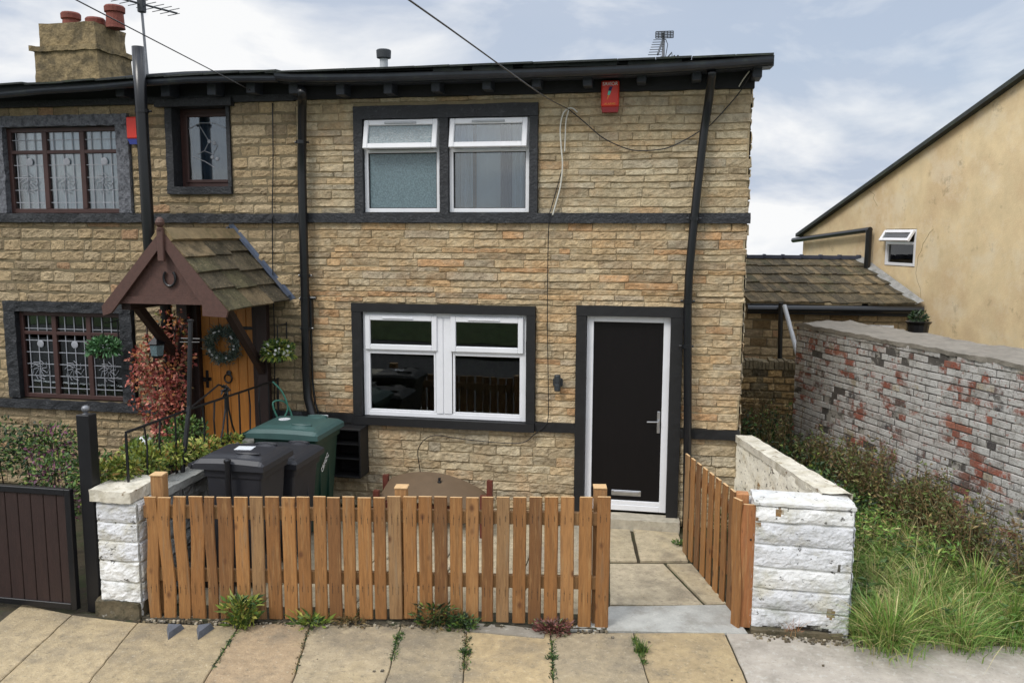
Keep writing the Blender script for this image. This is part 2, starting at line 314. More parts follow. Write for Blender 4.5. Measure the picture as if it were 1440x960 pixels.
# ------------------------------------------------------------------ stone laying
def stones(b, o, u, n, x0, x1, z0, z1, holes, ch, ln, pal, d0=(.008, .028), rgh=.008, cell=.026, gap=.004, wav=.008, jz=.005, vj=.5, seed=0., bulge=0., zs=None, quoin=0):
    """lay rough stones on the plane through o with along-direction u and outward normal n"""
    o = Vector(o); u = Vector(u); n = Vector(n)
    z = z0
    def warp(x, zz): return wav*noise.noise(Vector((x*1.3+seed, zz*2.2, seed)))+wav*.5*noise.noise(Vector((x*5+seed, zz*4, seed)))
    row = 0
    while z < z1-.004:
        h = zs[row] if zs else rnd.uniform(*ch)
        if z+h > z1-ch[0]*.6 and not zs: h = z1-z
        row += 1; za, zb = z, min(z+h, z1); z = zb
        segs = [(x0, x1)]
        for (hx0, hx1, hz0, hz1) in holes:
            if min(zb, hz1)-max(za, hz0) > .5*(zb-za):
                ns = []
                for a, c in segs:
                    if hx1 <= a or hx0 >= c: ns.append((a, c)); continue
                    if hx0 > a: ns.append((a, hx0))
                    if hx1 < c: ns.append((hx1, c))
                segs = ns
        for a, c in segs:
            x = a
            while x < c-.01:
                l = rnd.uniform(*ln)*(1.0 if rnd.random() > .2 else .55)
                if c-(x+l) < ln[0]*.5: l = c-x
                xa, xb = x, x+l; x = xb
                D = rnd.uniform(*d0); tl = rnd.uniform(-.35, .35)*D; tv = rnd.uniform(-.3, .5)*D; col = pick(pal)
                nx = max(2, int(l/cell)); nz = max(3, round((zb-za)/cell)+1)
                last = abs(xb-x1) < .02 and quoin
                us = [0, gap*2.2/l]+[i/nx for i in range(1, nx)]+[1-gap*2.2/l, 1]; hh = zb-za
                vs = [0, gap*2/hh]+[i/nz for i in range(1, nz)]+[1-gap*2/hh, 1]
                g = []; cj = [rnd.uniform(-jz, jz) for _ in range(4)]; sh = rnd.uniform(0, 50); e1 = rnd.uniform(-quoin, quoin) if last else 0
                for j, v in enumerate(vs):
                    rowv = []
                    for i, t in enumerate(us):
                        X = xa+gap/2+(l-gap+e1)*t; Z = za+gap/2+(hh-gap)*v
                        ed = i in (0, len(us)-1) or j in (0, len(vs)-1)
                        nn = noise.noise(Vector((X*22+sh, Z*30, sh))); n2 = noise.noise(Vector((X*9+sh, Z*14, sh+5))); n3 = noise.noise(Vector((X*55+sh, Z*70, sh)))
                        if ed: dep = -.006
                        else: dep = D*(.75+.25*min(1, 6*min(t, 1-t)*l/.1))+tl*(t-.5)*2+tv*(v-.5)*2+rgh*(nn*.9+n2*.9+n3*.5)+bulge*math.sin(math.pi*v)*min(1, math.sin(math.pi*t)*2)
                        if ed and 0 < j < len(vs)-1: dep = D*vj+.003*nn
                        if last and i == len(us)-1: dep = D*.8-.02
                        ex = .0035*noise.noise(Vector((X*60, Z*60, sh))) if ed else 0
                        Z += (cj[0]*(1-t)+cj[1]*t)*(1-v)+(cj[2]*(1-t)+cj[3]*t)*v+(.005*noise.noise(Vector((X*11, sh, 1)))*(1-v)+.005*noise.noise(Vector((X*11, sh, 9)))*v)*(jz > 0)
                        p = o+u*(X+ex)+n*max(dep, -.006 if ed else .001)+Vector((0, 0, Z+warp(X, Z)*(0 if (Z < z0+.01 or Z > z1-.01) else 1)+ex))
                        rowv.append(len(b.v)); b.v.append(tuple(p))
                    g.append(rowv)
                flip = u.cross(Vector((0, 0, 1))).dot(n) < 0
                for j in range(len(vs)-1):
                    for i in range(len(us)-1):
                        q = (g[j][i], g[j][i+1], g[j+1][i+1], g[j+1][i]); q = q[::-1] if flip else q
                        b.f.append(q); b.c.append(col); b.mi.append(0)
def rectwall(b, x0, x1, z0, z1, holes, y0=0., y1=.3):
    """plain wall sheet with openings and their reveals (mortar behind the stones)"""
    xs = sorted({x0, x1, *[h for q in holes for h in q[:2]]}); zs = sorted({z0, z1, *[h for q in holes for h in q[2:]]})
    xs = [x for x in xs if x0 <= x <= x1]; zs = [z for z in zs if z0 <= z <= z1]
    for xa, xb in zip(xs, xs[1:]):
        for za, zb in zip(zs, zs[1:]):
            cx, cz = (xa+xb)/2, (za+zb)/2
            if any(h[0] < cx < h[1] and h[2] < cz < h[3] for h in holes): continue
            b.quad((xa, y0, za), (xb, y0, za), (xb, y0, zb), (xa, y0, zb)); b.quad((xb, y1, za), (xa, y1, za), (xa, y1, zb), (xb, y1, zb))
    for h in holes:
        b.quad((h[0], y0, h[2]), (h[0], y0, h[3]), (h[0], y1, h[3]), (h[0], y1, h[2])); b.quad((h[1], y0, h[2]), (h[1], y1, h[2]), (h[1], y1, h[3]), (h[1], y0, h[3]))
        b.quad((h[0], y0, h[3]), (h[1], y0, h[3]), (h[1], y1, h[3]), (h[0], y1, h[3])); b.quad((h[0], y0, h[2]), (h[0], y1, h[2]), (h[1], y1, h[2]), (h[1], y0, h[2]))
PAL_R = [((194, 178, 144), 3), ((186, 169, 136), 3), ((192, 170, 132), 1.6), ((178, 167, 142), 2), ((170, 154, 124), 1.2), ((200, 187, 156), 1.6), ((188, 160, 122), .5), ((188, 172, 140), 2)]
PAL_R2 = [((194, 175, 138), 3), ((188, 166, 128), 3), ((194, 166, 124), 2.2), ((174, 161, 136), 1.8), ((164, 147, 118), 1.2), ((202, 186, 152), 1.8), ((190, 154, 112), 1.5), ((186, 168, 134), 2)]
PAL_L = [((188, 166, 124), 3), ((180, 158, 118), 3), ((196, 176, 136), 2), ((164, 146, 112), 1.5), ((186, 150, 110), .2)]

# ================================================================== END COTTAGE
XR = .77; XP = -3.90
house = thing('end_cottage', 'end terrace cottage of thin buff stone with black painted bands and white framed windows', 'house', (-1.6, 0, 0))
HOLES_R = [(-3.25, -1.30, 3.215, 4.31), (-3.31, -1.31, .94, 2.26), (-.88, .19, 0, 2.285)]
PAL_R = [((c[0]*.96, c[1]*.95, c[2]*.95), w_) for c, w_ in PAL_R]; PAL_R2 = [((c[0]*.985, c[1]*.96, c[2]*.95), w_) for c, w_ in PAL_R2]; PAL_L = [((c[0]*.93, c[1]*.925, c[2]*.96), w_) for c, w_ in PAL_L]
BANDS = [(-20, 20, 3.115, 3.215), (-20, 20, .945, 1.045)]
b = MB(); stones(b, (0, 0, 0), (1, 0, 0), (0, -1, 0), XP, XR, 3.205, 4.40, HOLES_R, (.056, .094), (.2, .6), PAL_R, d0=(.006, .017), rgh=.008, quoin=.02, seed=3); b.build('wall', 'stone', house)
b = MB(); stones(b, (0, 0, 0), (1, 0, 0), (0, -1, 0), XP, XR, 0, .95, HOLES_R, (.065, .11), (.2, .5), PAL_R, d0=(.006, .022), rgh=.012, quoin=.02, seed=9); b.build('wall', 'stone', house)
b = MB()
stones(b, (0, 0, 0), (1, 0, 0), (0, -1, 0), XP, XR, 1.04, 3.12, HOLES_R, (.05, .088), (.18, .56), PAL_R2, d0=(.006, .019), rgh=.010, quoin=.02, seed=8); b.build('wall', 'stone', house); b = MB()
stones(b, (XR, 0, 0), (0, 1, 0), (1, 0, 0), .02, 5.9, 0, 4.7, [], (.09, .13), (.3, .6), PAL_R, rgh=.01, cell=.07, seed=5)
wallR = b.build('wall', 'stone', house)
b = MB(); rectwall(b, XP, XR-.004, 0, 4.62, HOLES_R)
b.quad((XR-.004, 0, 0), (XR-.004, 6, 0), (XR-.004, 6, 5.3), (XR-.004, 0, 4.62)); b.quad((XR-.3, .3, 0), (XR-.3, 5.7, 0), (XR-.3, 5.7, 5.2), (XR-.3, .3, 4.6))
b.quad((XP, 6, 0), (XR, 6, 0), (XR, 6, 5.3), (XP, 6, 5.3)); b.quad((XP, .3, 0), (XP, 6, 0), (XP, 6, 5.3), (XP, .3, 4.6))
b.quad((XP, .3, .05), (XR, .3, .05), (XR, 6, .05), (XP, 6, .05)); b.quad((XP, .3, 2.7), (XR, .3, 2.7), (XR, 6, 2.7), (XP, 6, 2.7)); b.quad((XP, 1.8, 0), (XR, 1.8, 0), (XR, 1.8, 4.6), (XP, 1.8, 4.6))
b.build('wall_core', 'mortar', house)

def bar(b, x0, x1, z0, z1, y0, y1, bv=.004): b.bbox(x0, x1, y0, y1, z0, z1, bv)
def ring(b, x0, x1, z0, z1, y0, y1, t, bv=.004):
    ts = t if isinstance(t, tuple) else (t, t, t, t)   # left,right,bottom,top
    bar(b, x0, x0+ts[0], z0, z1, y0, y1, bv); bar(b, x1-ts[1], x1, z0, z1, y0, y1, bv)
    bar(b, x0+ts[0], x1-ts[1], z0, z0+ts[2], y0+.001, y1-.001, bv); bar(b, x0+ts[0], x1-ts[1], z1-ts[3], z1, y0+.001, y1-.001, bv)
def pane(parent, x0, x1, z0, z1, y, m='glass'):
    b = MB(); b.box(x0, x1, y, y+.006, z0, z1); return b.build('pane', m, parent)

# bands
b = MB(); b.rough(XP, XR+.03, -.055, .02, 3.115, 3.215, .05, .005, 9); b.build('string_course', 'black_stone', house)
for xa, xb in ((XP, -3.312), (-1.308, -.887), (.192, XR+.01)): b = MB(); b.rough(xa, xb, -.05, .02, .945, 1.045, .05, .005, 9); b.build('plinth_band', 'black_frame', house)
# upper windows
b = MB(); sy = -.058
b.rough(-3.25, -1.30, sy, .1, 4.18, 4.31, .06, .005, 6); b.rough(-3.25, -3.155, sy+.003, .1, 3.215, 4.178, .06, .004, 6, seed=3)
b.rough(-1.385, -1.30, sy+.003, .1, 3.215, 4.178, .06, .004, 6, seed=5); b.rough(-2.322, -2.232, sy+.006, .1, 3.215, 4.178, .06, .003, 6, seed=7)
b.build('window_surround', 'black_stone', house)
def casement(x0, x1, z0, z1, zt, y, pm, pm2, openv=0.):
    b = MB(); t = .042
    ring(b, x0, x1, z0, z1, y, y+.07, t); bar(b, x0+t, x1-t, zt-.035, zt, y+.002, y+.068)
    w = b.build('window', 'upvc', house)
    b = MB(); ring(b, x0+.018, x1-.018, zt-.012, z1-.012, -.036, .014, (.052, .052, .055, .06), .006)
    M = Matrix.Translation((0, y-.004, z1-.02))@Matrix.Rotation(-openv, 4, 'X')@Matrix.Translation((0, 0, -(z1-.02)))
    def tr(o):
        for v in o.data.vertices: v.co = M@v.co
        o.data.update()
    s = b.build('sash', 'upvc', w); tr(s)
    b = MB(); cx = (x0+x1)/2; b.bbox(cx-.17, cx+.17, -.048, -.036, z1-.062, z1-.04, .003); v = b.build('trickle_vent', 'grey_pvc', w); tr(v)
    b = MB(); b.box(x0+.065, x1-.065, -.012, -.006, zt+.038, z1-.068); p = b.build('pane', pm2, w); tr(p)
    pane(w, x0+t-.004, x1-t+.004, z0+t-.004, zt-.031, y+.03, pm)
    b = MB(); ring(b, x0+t, x1-t, z0+t, zt-.035, y+.016, y+.03, .008, .001); b.build('glazing_bead', 'rubber', w)
    return w
casement(-3.152, -2.324, 3.222, 4.178, 3.872, .0, 'frosted', 'frosted', R(14))
w2 = casement(-2.230, -1.387, 3.222, 4.178, 3.872, .0, 'glass_up', 'glass_up', R(14))
def curtain(parent, x0, x1, z0, z1, y, amp, wl, m, name='curtain'):
    b = MB(); n = int((x1-x0)/.012); ph = rnd.uniform(0, 6)
    P = [(x0+(x1-x0)*i/n, y+amp*math.sin(ph+6.283*(x0+(x1-x0)*i/n)/wl+.8*math.sin(i*.07))) for i in range(n+1)]
    for p, q in zip(P, P[1:]): b.quad((p[0], p[1], z0), (q[0], q[1], z0), (q[0], q[1], z1), (p[0], p[1], z1))
    return b.build(name, m, parent, smooth=True)
curtain(w2, -2.2, -2.02, 3.2, 4.16, .16, .025, .07, 'curtain'); curtain(w2, -2.0, -1.72, 3.2, 4.16, .26, .006, .2, 'curtain')
curtain(w2, -1.72, -1.6, 3.2, 4.16, .16, .02, .06, 'curtain_dark'); curtain(w2, -1.6, -1.4, 3.2, 4.16, .19, .02, .06, 'curtain')
# lower window
b = MB(); b.rough(-3.31, -1.31, sy, .1, 2.17, 2.26, .06, .003, 6); b.rough(-3.31, -3.205, sy+.003, .1, 1.03, 2.168, .06, .004, 6, seed=3)
b.rough(-1.405, -1.31, sy+.003, .1, 1.03, 2.168, .06, .004, 6, seed=5); b.build('window_surround', 'black_frame', house)
b = MB(); b.rough(-3.31, -1.31, -.085, .1, .94, 1.028, .06, .004, 6); b.build('window_sill', 'black_frame', house)
b = MB(); ring(b, -3.2, -1.41, 1.032, 2.166, .0, .07, .05); bar(b, -2.37, -2.24, 1.082, 2.116, .002, .069); bar(b, -2.385, -2.295-.012, 1.082, 2.116, -.008, .01); bar(b, -2.295+.0, -2.21, 1.082, 2.116, -.006, .01)
bar(b, -3.15, -2.387, 1.735, 1.775, .003, .066); bar(b, -2.208, -1.46, 1.735, 1.775, .003, .066); wl = b.build('window', 'upvc', house)
for xa, xb in ((-3.17, -2.37), (-2.222, -1.438)):
    b = MB(); ring(b, xa, xb, 1.76, 2.14, -.026, .012, (.058, .058, .06, .062), .006); b.build('sash', 'upvc', wl)
    pane(wl, xa+.055, xb-.055, 1.81, 2.08, -.008); cx = (xa+xb)/2
    b = MB(); b.bbox(cx-.2, cx+.14, -.036, -.026, 2.098, 2.114, .003); b.build('trickle_vent', 'upvc', wl)
    b = MB(); ring(b, xa+.02+.0, xb-.02, 1.082, 1.737, .004, .05, .022, .003); b.build('glazing_bead', 'upvc', wl)
    pane(wl, xa+.035, xb-.035, 1.1, 1.72, .028)
# front door
b = MB(); b.rough(-.885, .19, sy, .1, 2.178, 2.283, .06, .004, 6); b.rough(-.885, -.782, sy+.003, .1, .11, 2.176, .06, .004, 6, seed=3)
b.rough(.072, .19, sy+.003, .1, .02, 2.176, .06, .004, 6, seed=5); b.build('door_surround', 'black_frame', house)
b = MB(); ring(b, -.78, .07, .13, 2.175, .01, .09, (.07, .07, .06, .06)); bar(b, -.72, .01, .19, .235, .018, .08); fr = b.build('door_frame', 'upvc', house)
b = MB(); b.bbox(-.708, -.002, .03, .075, .237, 2.113, .003)
dl = b.build('door', 'door_black', house)
b = MB(); b.bbox(-.498, -.19, .02, .03, .285, .345, .004); b.bbox(-.475, -.213, .015, .02, .297, .333, .002); b.build('letter_plate', 'steel', dl)
b = MB(); b.bbox(-.045, -.013, .018, .03, .97, 1.20, .004); b.tube([(-.029, .02, 1.1), (-.029, -.03, 1.1)], .009); b.tube([(-.029, -.03, 1.1), (-.06, -.035, 1.1), (-.145, -.033, 1.097)], .008); b.build('door_handle', 'steel', dl)
b = MB(); b.rough(-.92, .21, -.21, .02, -.02, .105, .05, .006, 8); b.build('doorstep', 'step', house)
# eaves: soffit board, frieze, brackets, gutter
b = MB(); b.rough(XP, XR+.02, -.05, .02, 4.395, 4.63, .08, .006, 5); b.build('frieze_board', 'soffit', house)
b = MB(); b.box(XP, .9, -.33, .02, 4.60, 4.615); b.build('soffit', 'soffit', house)
for px, py in ((478, 127), (545, 125), (612, 122), (684, 119), (754, 116), (826, 114), (902, 109), (980, 106), (1065, 102)):
    p = atY(px, py, -.24); b = MB(); b.bbox(p.x-.045, p.x+.045, -.24, .0, p.z-.045, 4.60, .006); b.build('eaves_bracket', 'black_wood', house)
def gutter(name, px, y, r, parent, m='black_wood'):
    P = [atY(a, c, y) for a, c in px]; b = MB(); prof = []
    for k in range(9):
        t = math.pi*k/8; prof.append((-r*math.cos(t), -r*math.sin(t)*1.05))
    prof = [(-r-.006, .006)]+prof+[(r+.006, .006), (r-.004, -.002)]+[(-(r-.005)*math.cos(math.pi*k/8), -(r-.005)*math.sin(math.pi*k/8)) for k in range(8, -1, -1)][0:]
    rows = []
    for p in P:
        i = len(b.v)
        for (a, c) in prof: b.v.append((p.x, p.y+a+r, p.z+c))
        rows.append(i)
    n = len(prof)
    for a, c in zip(rows, rows[1:]):
        for k in range(n): k2 = (k+1) % n; b.f.append((a+k, a+k2, c+k2, c+k)); b.c.append((1, 1, 1)); b.mi.append(0)
    for a in (rows[0], rows[-1]): b.f.append(tuple(a+k for k in range(n))); b.c.append((1, 1, 1)); b.mi.append(0)
    return b.build(name, m, parent, smooth=False)
gpx = [(385, 103), (410, 105), (460, 105), (540, 104), (640, 101), (740, 98), (830, 95), (900, 92), (1000, 86), (1089, 79)]
gutter('gutter', gpx, -.44, .062, house, 'gutter')
b = MB()
for (a, c), (d, e) in zip(gpx, gpx[1:]):
    p, q = atY(a, c, -.33), atY(d, e, -.33); b.quad((p.x, -.325, p.z-.085), (q.x, -.325, q.z-.085), (q.x, -.325, q.z+.01), (p.x, -.325, p.z+.01))
    b.quad((p.x, -.325, p.z-.085), (p.x, 0, p.z-.06), (q.x, 0, q.z-.06), (q.x, -.325, q.z-.085))
b.build('fascia_board', 'black_wood', house)
# roof: low pitched, rough slate courses
def slates(b, p0, ux, up_, width, length, rows, sw, th=.018, jit=.01, pal=None, over=.12, lift=.012):
    p0 = Vector(p0); ux = Vector(ux).normalized(); up_ = Vector(up_).normalized(); nn = ux.cross(up_).normalized()
    for r in range(rows):
        d0 = length*r/rows; d1 = length*(r+1)/rows+over; x = 0
        while x < width-.02:
            w = rnd.uniform(*sw); w = width-x if width-(x+w) < sw[0]*.6 else w
            j = rnd.uniform(-jit, jit)*1.5; lf = lift+rnd.uniform(0, jit*.6); c = pick(pal or [((118, 104, 78), 3), ((100, 90, 70), 3), ((138, 120, 90), 1.5), ((84, 76, 60), 1.5), ((96, 90, 64), 1)])
            P = [p0+ux*(x+.003)+up_*(d0+j)+nn*(lf+.008), p0+ux*(x+w-.003)+up_*(d0+j+rnd.uniform(-jit, jit)*.6)+nn*(lf+.008+rnd.uniform(0, jit*.4)), p0+ux*(x+w-.003)+up_*d1, p0+ux*(x+.003)+up_*d1]
            Q = [q+nn*th for q in P]; i = len(b.v); b.v += [tuple(q) for q in P+Q]
            for f in ((3, 2, 1, 0), (4, 5, 6, 7), (0, 1, 5, 4), (1, 2, 6, 5), (2, 3, 7, 6), (3, 0, 4, 7)): b.f.append(tuple(i+k for k in f)); b.c.append(c); b.mi.append(0)
            x += w
PALD = [((60, 64, 60), 3), ((48, 52, 50), 3), ((72, 76, 62), 1)]
b = MB(); th8 = R(7)
p0 = atY(385, 104, -.40); slates(b, (p0.x-.1, -.40, p0.z-.012), (1, 0, .004), (0, math.cos(th8), math.sin(th8)), .92-(p0.x-.1), 6.6, 12, (.3, .5), pal=PALD, lift=.01)
for xa, xb, dz in ((-1.9, -1.5, .02), (-1.4, -.9, .035), (-.95, -.5, .03), (-.4, .1, .02), (-2.3, -2.0, .012)):
    b.rough(xa, xb, -.36, -.1, 4.575+dz-.02, 4.605+dz, .07, .008, 6, col=lin((58, 62, 56)))
b.build('roof', 'dark_slate', house)
# vent pipe on roof
p = atY(540, 103, .6); b = MB(); b.lathe((p.x, .6, p.z-.15), [(.045, 0), (.045, .33)], 16); vp = b.build('vent_pipe', 'grey_pvc', house, smooth=False)
b = MB(); b.lathe((p.x, .6, p.z+.15), [(.04, 0), (.078, .01), (.082, .09), (.07, .1), (.03, .105)], 20); b.build('vent_cowl', 'dark_grey', vp)
# rain pipe right
def pipe(name, pts, r, parent, m='black_plastic', cl=()):
    b = MB(); b.tube(pts, r, 14); o = b.build(name, m, parent, smooth=True)
    for z, p in cl:
        q = MB(); q.tube([(p[0], p[1], z-.018), (p[0], p[1], z+.018)], r+.008, 14); q.tube([(p[0]-r-.03, p[1]+.02, z), (p[0]+r+.03, p[1]+.02, z)], .012, 6); q.build('pipe_clip', m, o)
    return o
yP = -.115
rp = [atY(1001, 100, -.36), atY(1001, 108, -.3), atY(996, 145, yP-.02), atY(990, 185, yP), atY(981, 262, yP), atY(974, 330, yP), atY(969, 385, yP), atY(967, 430, yP), atY(967, 520, yP), atY(967, 600, yP), (atY(968, 640, yP).x, yP, .3), (atY(968, 640, yP).x, yP, .03)]
pipe('drainpipe', rp, .041, house, cl=[(2.35, rp[7]), (3.16, atY(976, 308, yP)), (1.9, rp[7])])

# ================================================================== NEIGHBOUR COTTAGE
nb = thing('terraced_cottage', 'neighbouring terraced cottage of square yellow stone with brown frames and oak door', 'house', (-6.5, 0, 0))
XL = -9.4
HOLES_L = [(-5.42, -4.66, 3.42, 4.42), (-7.6, -5.86, 3.2, 4.31), (-7.6, -5.93, 1.045, 2.22), (-5.22, -4.44, 0, 2.30)]
for za, zb, sd in ((0, .95, 12), (1.04, 3.115, 15), (3.205, 4.40, 18)):
    b = MB(); stones(b, (0, 0, 0), (1, 0, 0), (0, -1, 0), XL, XP, za, zb, HOLES_L, (.085, .155), (.16, .46), PAL_L, d0=(.001, .012), rgh=.014, jz=.009, gap=.009, cell=.03, wav=.006, vj=0., seed=sd); b.build('wall', 'stone_left', nb)
b = MB(); rectwall(b, XL, XP, 0, 4.62, HOLES_L); b.quad((XL, 0, 0), (XL, 6, 0), (XL, 6, 5.3), (XL, 0, 4.6)); b.quad((XL, 6, 0), (XP, 6, 0), (XP, 6, 5.3), (XL, 6, 5.3))
b.quad((XL, 1.5, 0), (XP, 1.5, 0), (XP, 1.5, 4.6), (XL, 1.5, 4.6)); b.quad((XL, .3, 2.7), (XP, .3, 2.7), (XP, 1.5, 2.7), (XL, 1.5, 2.7)); b.build('wall_core', 'mortar_left', nb)
b = MB(); b.rough(XL, XP-.003, -.05, .02, 3.11, 3.21, .045, .010, 12); b.build('string_course', 'black_stone', nb)
b = MB(); b.rough(XL, -5.245, -.06, .02, .945, 1.045, .05, .008, 10); b.build('plinth_band', 'black_stone', nb)
b = MB(); b.rough(-4.395, XP-.003, -.05, .02, .945, 1.045, .05, .006, 9); b.build('plinth_band', 'black_stone', nb)
b = MB(); b.rough(XL, XP-.003, -.05, .02, 4.39, 4.46, .08, .008, 5); b.build('frieze_board', 'black_stone', nb)
b = MB(); b.rough(XL, XP-.003, -.025, .02, 4.46, 4.63, .08, .008, 5); b.build('frieze_stone', 'soffit', nb)
b = MB(); b.box(XL, XP-.003, -.33, .02, 4.585, 4.6); b.build('soffit', 'soffit', nb)
for px, py in ((168, 131), (232, 131), (297, 129), (352, 126), (412, 127)):
    p = atY(px, py, -.22); b = MB(); b.bbox(p.x-.05, p.x+.05, -.22, 0, p.z-.035, 4.59, .006); b.build('eaves_bracket', 'black_wood', nb)
gl = [(-60, 135), (60, 124), (126, 120), (200, 113), (260, 109), (330, 107), (388, 107)]
gutter('gutter', gl, -.42, .052, nb, 'gutter')
b = MB()
for (a, c), (d, e) in zip(gl, gl[1:]):
    p, q = atY(a, c, -.32), atY(d, e, -.32); b.quad((p.x, -.32, p.z-.06), (q.x, -.32, q.z-.06), (q.x, -.32, q.z+.06), (p.x, -.32, p.z+.06))
b.build('fascia_board', 'black_wood', nb)
b = MB(); slates(b, (XL, -.40, 4.50), (1, 0, .017), (0, math.cos(th8), math.sin(th8)), XP-XL-.02, 6.6, 12, (.3, .5), pal=PALD, lift=.01, jit=.02); b.build('roof', 'dark_slate', nb)
# small upper window
b = MB(); b.rough(-5.42, -5.335, -.035, .17, 3.50, 4.35, .06, .008, 7); b.rough(-5.42, -4.66, -.045, .17, 3.42, 3.50, .06, .006, 7); b.rough(-4.70, -4.66, -.03, .17, 3.50, 4.35, .06, .003, 7)
b.rough(-5.5, -4.6, -.09, .17, 4.35, 4.43, .05, .006, 7); b.build('window_surround', 'black_stone', nb)
b = MB(); ring(b, -5.335, -4.70, 3.50, 4.35, .13, .17, .05); ring(b, -5.285, -4.75, 3.55, 4.30, .12, .16, .035); w = b.build('window', 'brown_upvc', nb)
pane(w, -5.26, -4.77, 3.57, 4.28, .14, 'glass_up')
b = MB()
for pts in ([(-5.24, 4.14), (-5.1, 4.2), (-4.95, 4.2), (-4.79, 4.14)], [(-5.1, 4.16), (-5.0, 4.0), (-5.06, 3.9), (-5.15, 3.86)], [(-4.98, 4.0), (-4.9, 3.96), (-4.96, 3.86), (-5.06, 3.9)], [(-5.2, 3.84), (-5.05, 3.78), (-4.95, 3.72)]):
    b.tube([(x, .137, z) for x, z in pts], .004, 5)
for x, z in ((-5.0, 4.0), (-4.94, 3.98), (-4.97, 3.83), (-4.91, 3.81)): b.lathe((x, .139, z), [(.022, 0), (.018, -.006)], 8, ax='y')
b.build('lead_pattern', 'came', w)
curtain(w, -5.3, -4.74, 3.52, 4.3, .3, .01, .12, 'curtain_dark')
# left-hand leaded windows
def leaded(x0, x1, z0, z1, sur, mf, vents, zt, cm='curtain'):
    b = MB(); b.rough(x1, x1+.15, -.04, .12, z0, z1+.005, .04, .010, 12); b.rough(x0-.15, x0, -.04, .12, z0, z1+.005, .04, .010, 12)
    b.rough(x0-.15, x1+.15, -.045, .12, z1+.006, z1+.125, .04, .010, 12); b.build('window_surround', sur, nb)
    b = MB(); ring(b, x0, x1, z0, z1, .03, .09, .05); bar(b, x0+.05, x1-.05, zt-.02, zt+.02, .032, .088); w = b.build('window', mf, nb)
    n = 3; W = (x1-x0)/n
    for k in range(1, n): q = MB(); bar(q, x0+W*k-.03, x0+W*k+.03, z0+.05, z1-.05, .029, .087); q.build('mullion', mf, w)
    pane(w, x0+.04, x1-.04, z0+.04, z1-.04, .06, 'glass_up' if cm else 'glass')
    b = MB(); k = x0+.1
    while k < x1: b.box(k-.004, k+.004, .05, .058, z0+.05, z1-.05); k += .12
    k = z0+.12
    while k < z1-.06: b.box(x0+.05, x1-.05, .049, .057, k-.004, k+.004); k += .14
    b.build('lead_grid', 'came', w)
    for k in range(n):
        b = MB(); cx = x0+W*(k+.5); cz = z0+.25
        for j in range(9):
            a = j*.7; b.tube([(cx+.02*math.cos(a), .046, cz+.1+.02*math.sin(a)), (cx+.09*math.cos(a+.3), .046, cz+.08+.09*math.sin(a+.3)), (cx+.13*math.cos(a+.9), .046, cz+.08+.12*math.sin(a+.9))], .004, 4)
        b.build('lead_pattern', 'came', w); b = MB(); b.lathe((cx+.02, .048, z1-.38), [(.045, 0), (.03, -.004)], 10, ax='y'); b.build('lead_rose', 'came', w)
    if cm:
        curtain(w, x0+.03, x1-.03, z0, z1, .2, .012, .09, cm)
leaded(-7.45, -6.02, 3.215, 4.17, 'grey_rough', 'brown_upvc', 3, 3.9)
leaded(-7.45, -6.10, 1.06, 2.08, 'black_stone', 'brown_upvc', 3, 1.83, cm=None)
# neighbour door
b = MB(); b.bbox(-5.24, -5.13, -.05, .09, .28, 2.31, .006); b.bbox(-4.47, -4.40, -.05, .09, .28, 2.31, .006); b.bbox(-5.13, -4.47, -.05, .09, 2.24, 2.31, .006); b.build('door_frame', 'brown_dark', nb)
b = MB(); n = 6; W = .66/n
for k in range(n):
    xa = -5.13+W*k; b.bbox(xa+.002, xa+W-.002, .03, .07, .31, 2.24, .006)
b.box(-5.13, -4.47, .05, .065, .31, 2.24); nd = b.build('door', 'oak', nb)
b = MB()
for z in (.7, 1.95):
    b.bbox(-4.75, -4.48, .02, .03, z-.018, z+.018, .003); b.lathe((-4.76, .025, z), [(.03, 0), (.025, -.006)], 10, ax='y')
b.build('strap_hinge', 'iron', nd)
b = MB(); b.lathe((-4.80, .02, 1.44), [(.03, .005), (.03, -.015), (.01, -.02)], 12, ax='y'); b.tube([(-4.8+.045*math.sin(t*.5236), -.005, 1.38-.05*math.cos(t*.5236)) for t in range(13)], .010, 6); b.build('door_knocker', 'iron', nd)
b = MB(); b.bbox(-5.09, -5.055, .015, .03, 1.26, 1.46, .004); b.bbox(-5.12, -5.02, .014, .029, 1.34, 1.38, .004); b.lathe((-5.07, -.0, 1.36), [(.012, .02), (.014, -.01), (.028, -.02), (.024, -.035)], 10, ax='y'); b.build('door_knob', 'iron', nd)
b = MB(); b.rough(-5.35, -4.3, -.45, .0, -.02, .28, .08, .008, 6); b.build('doorstep', 'step', nb)
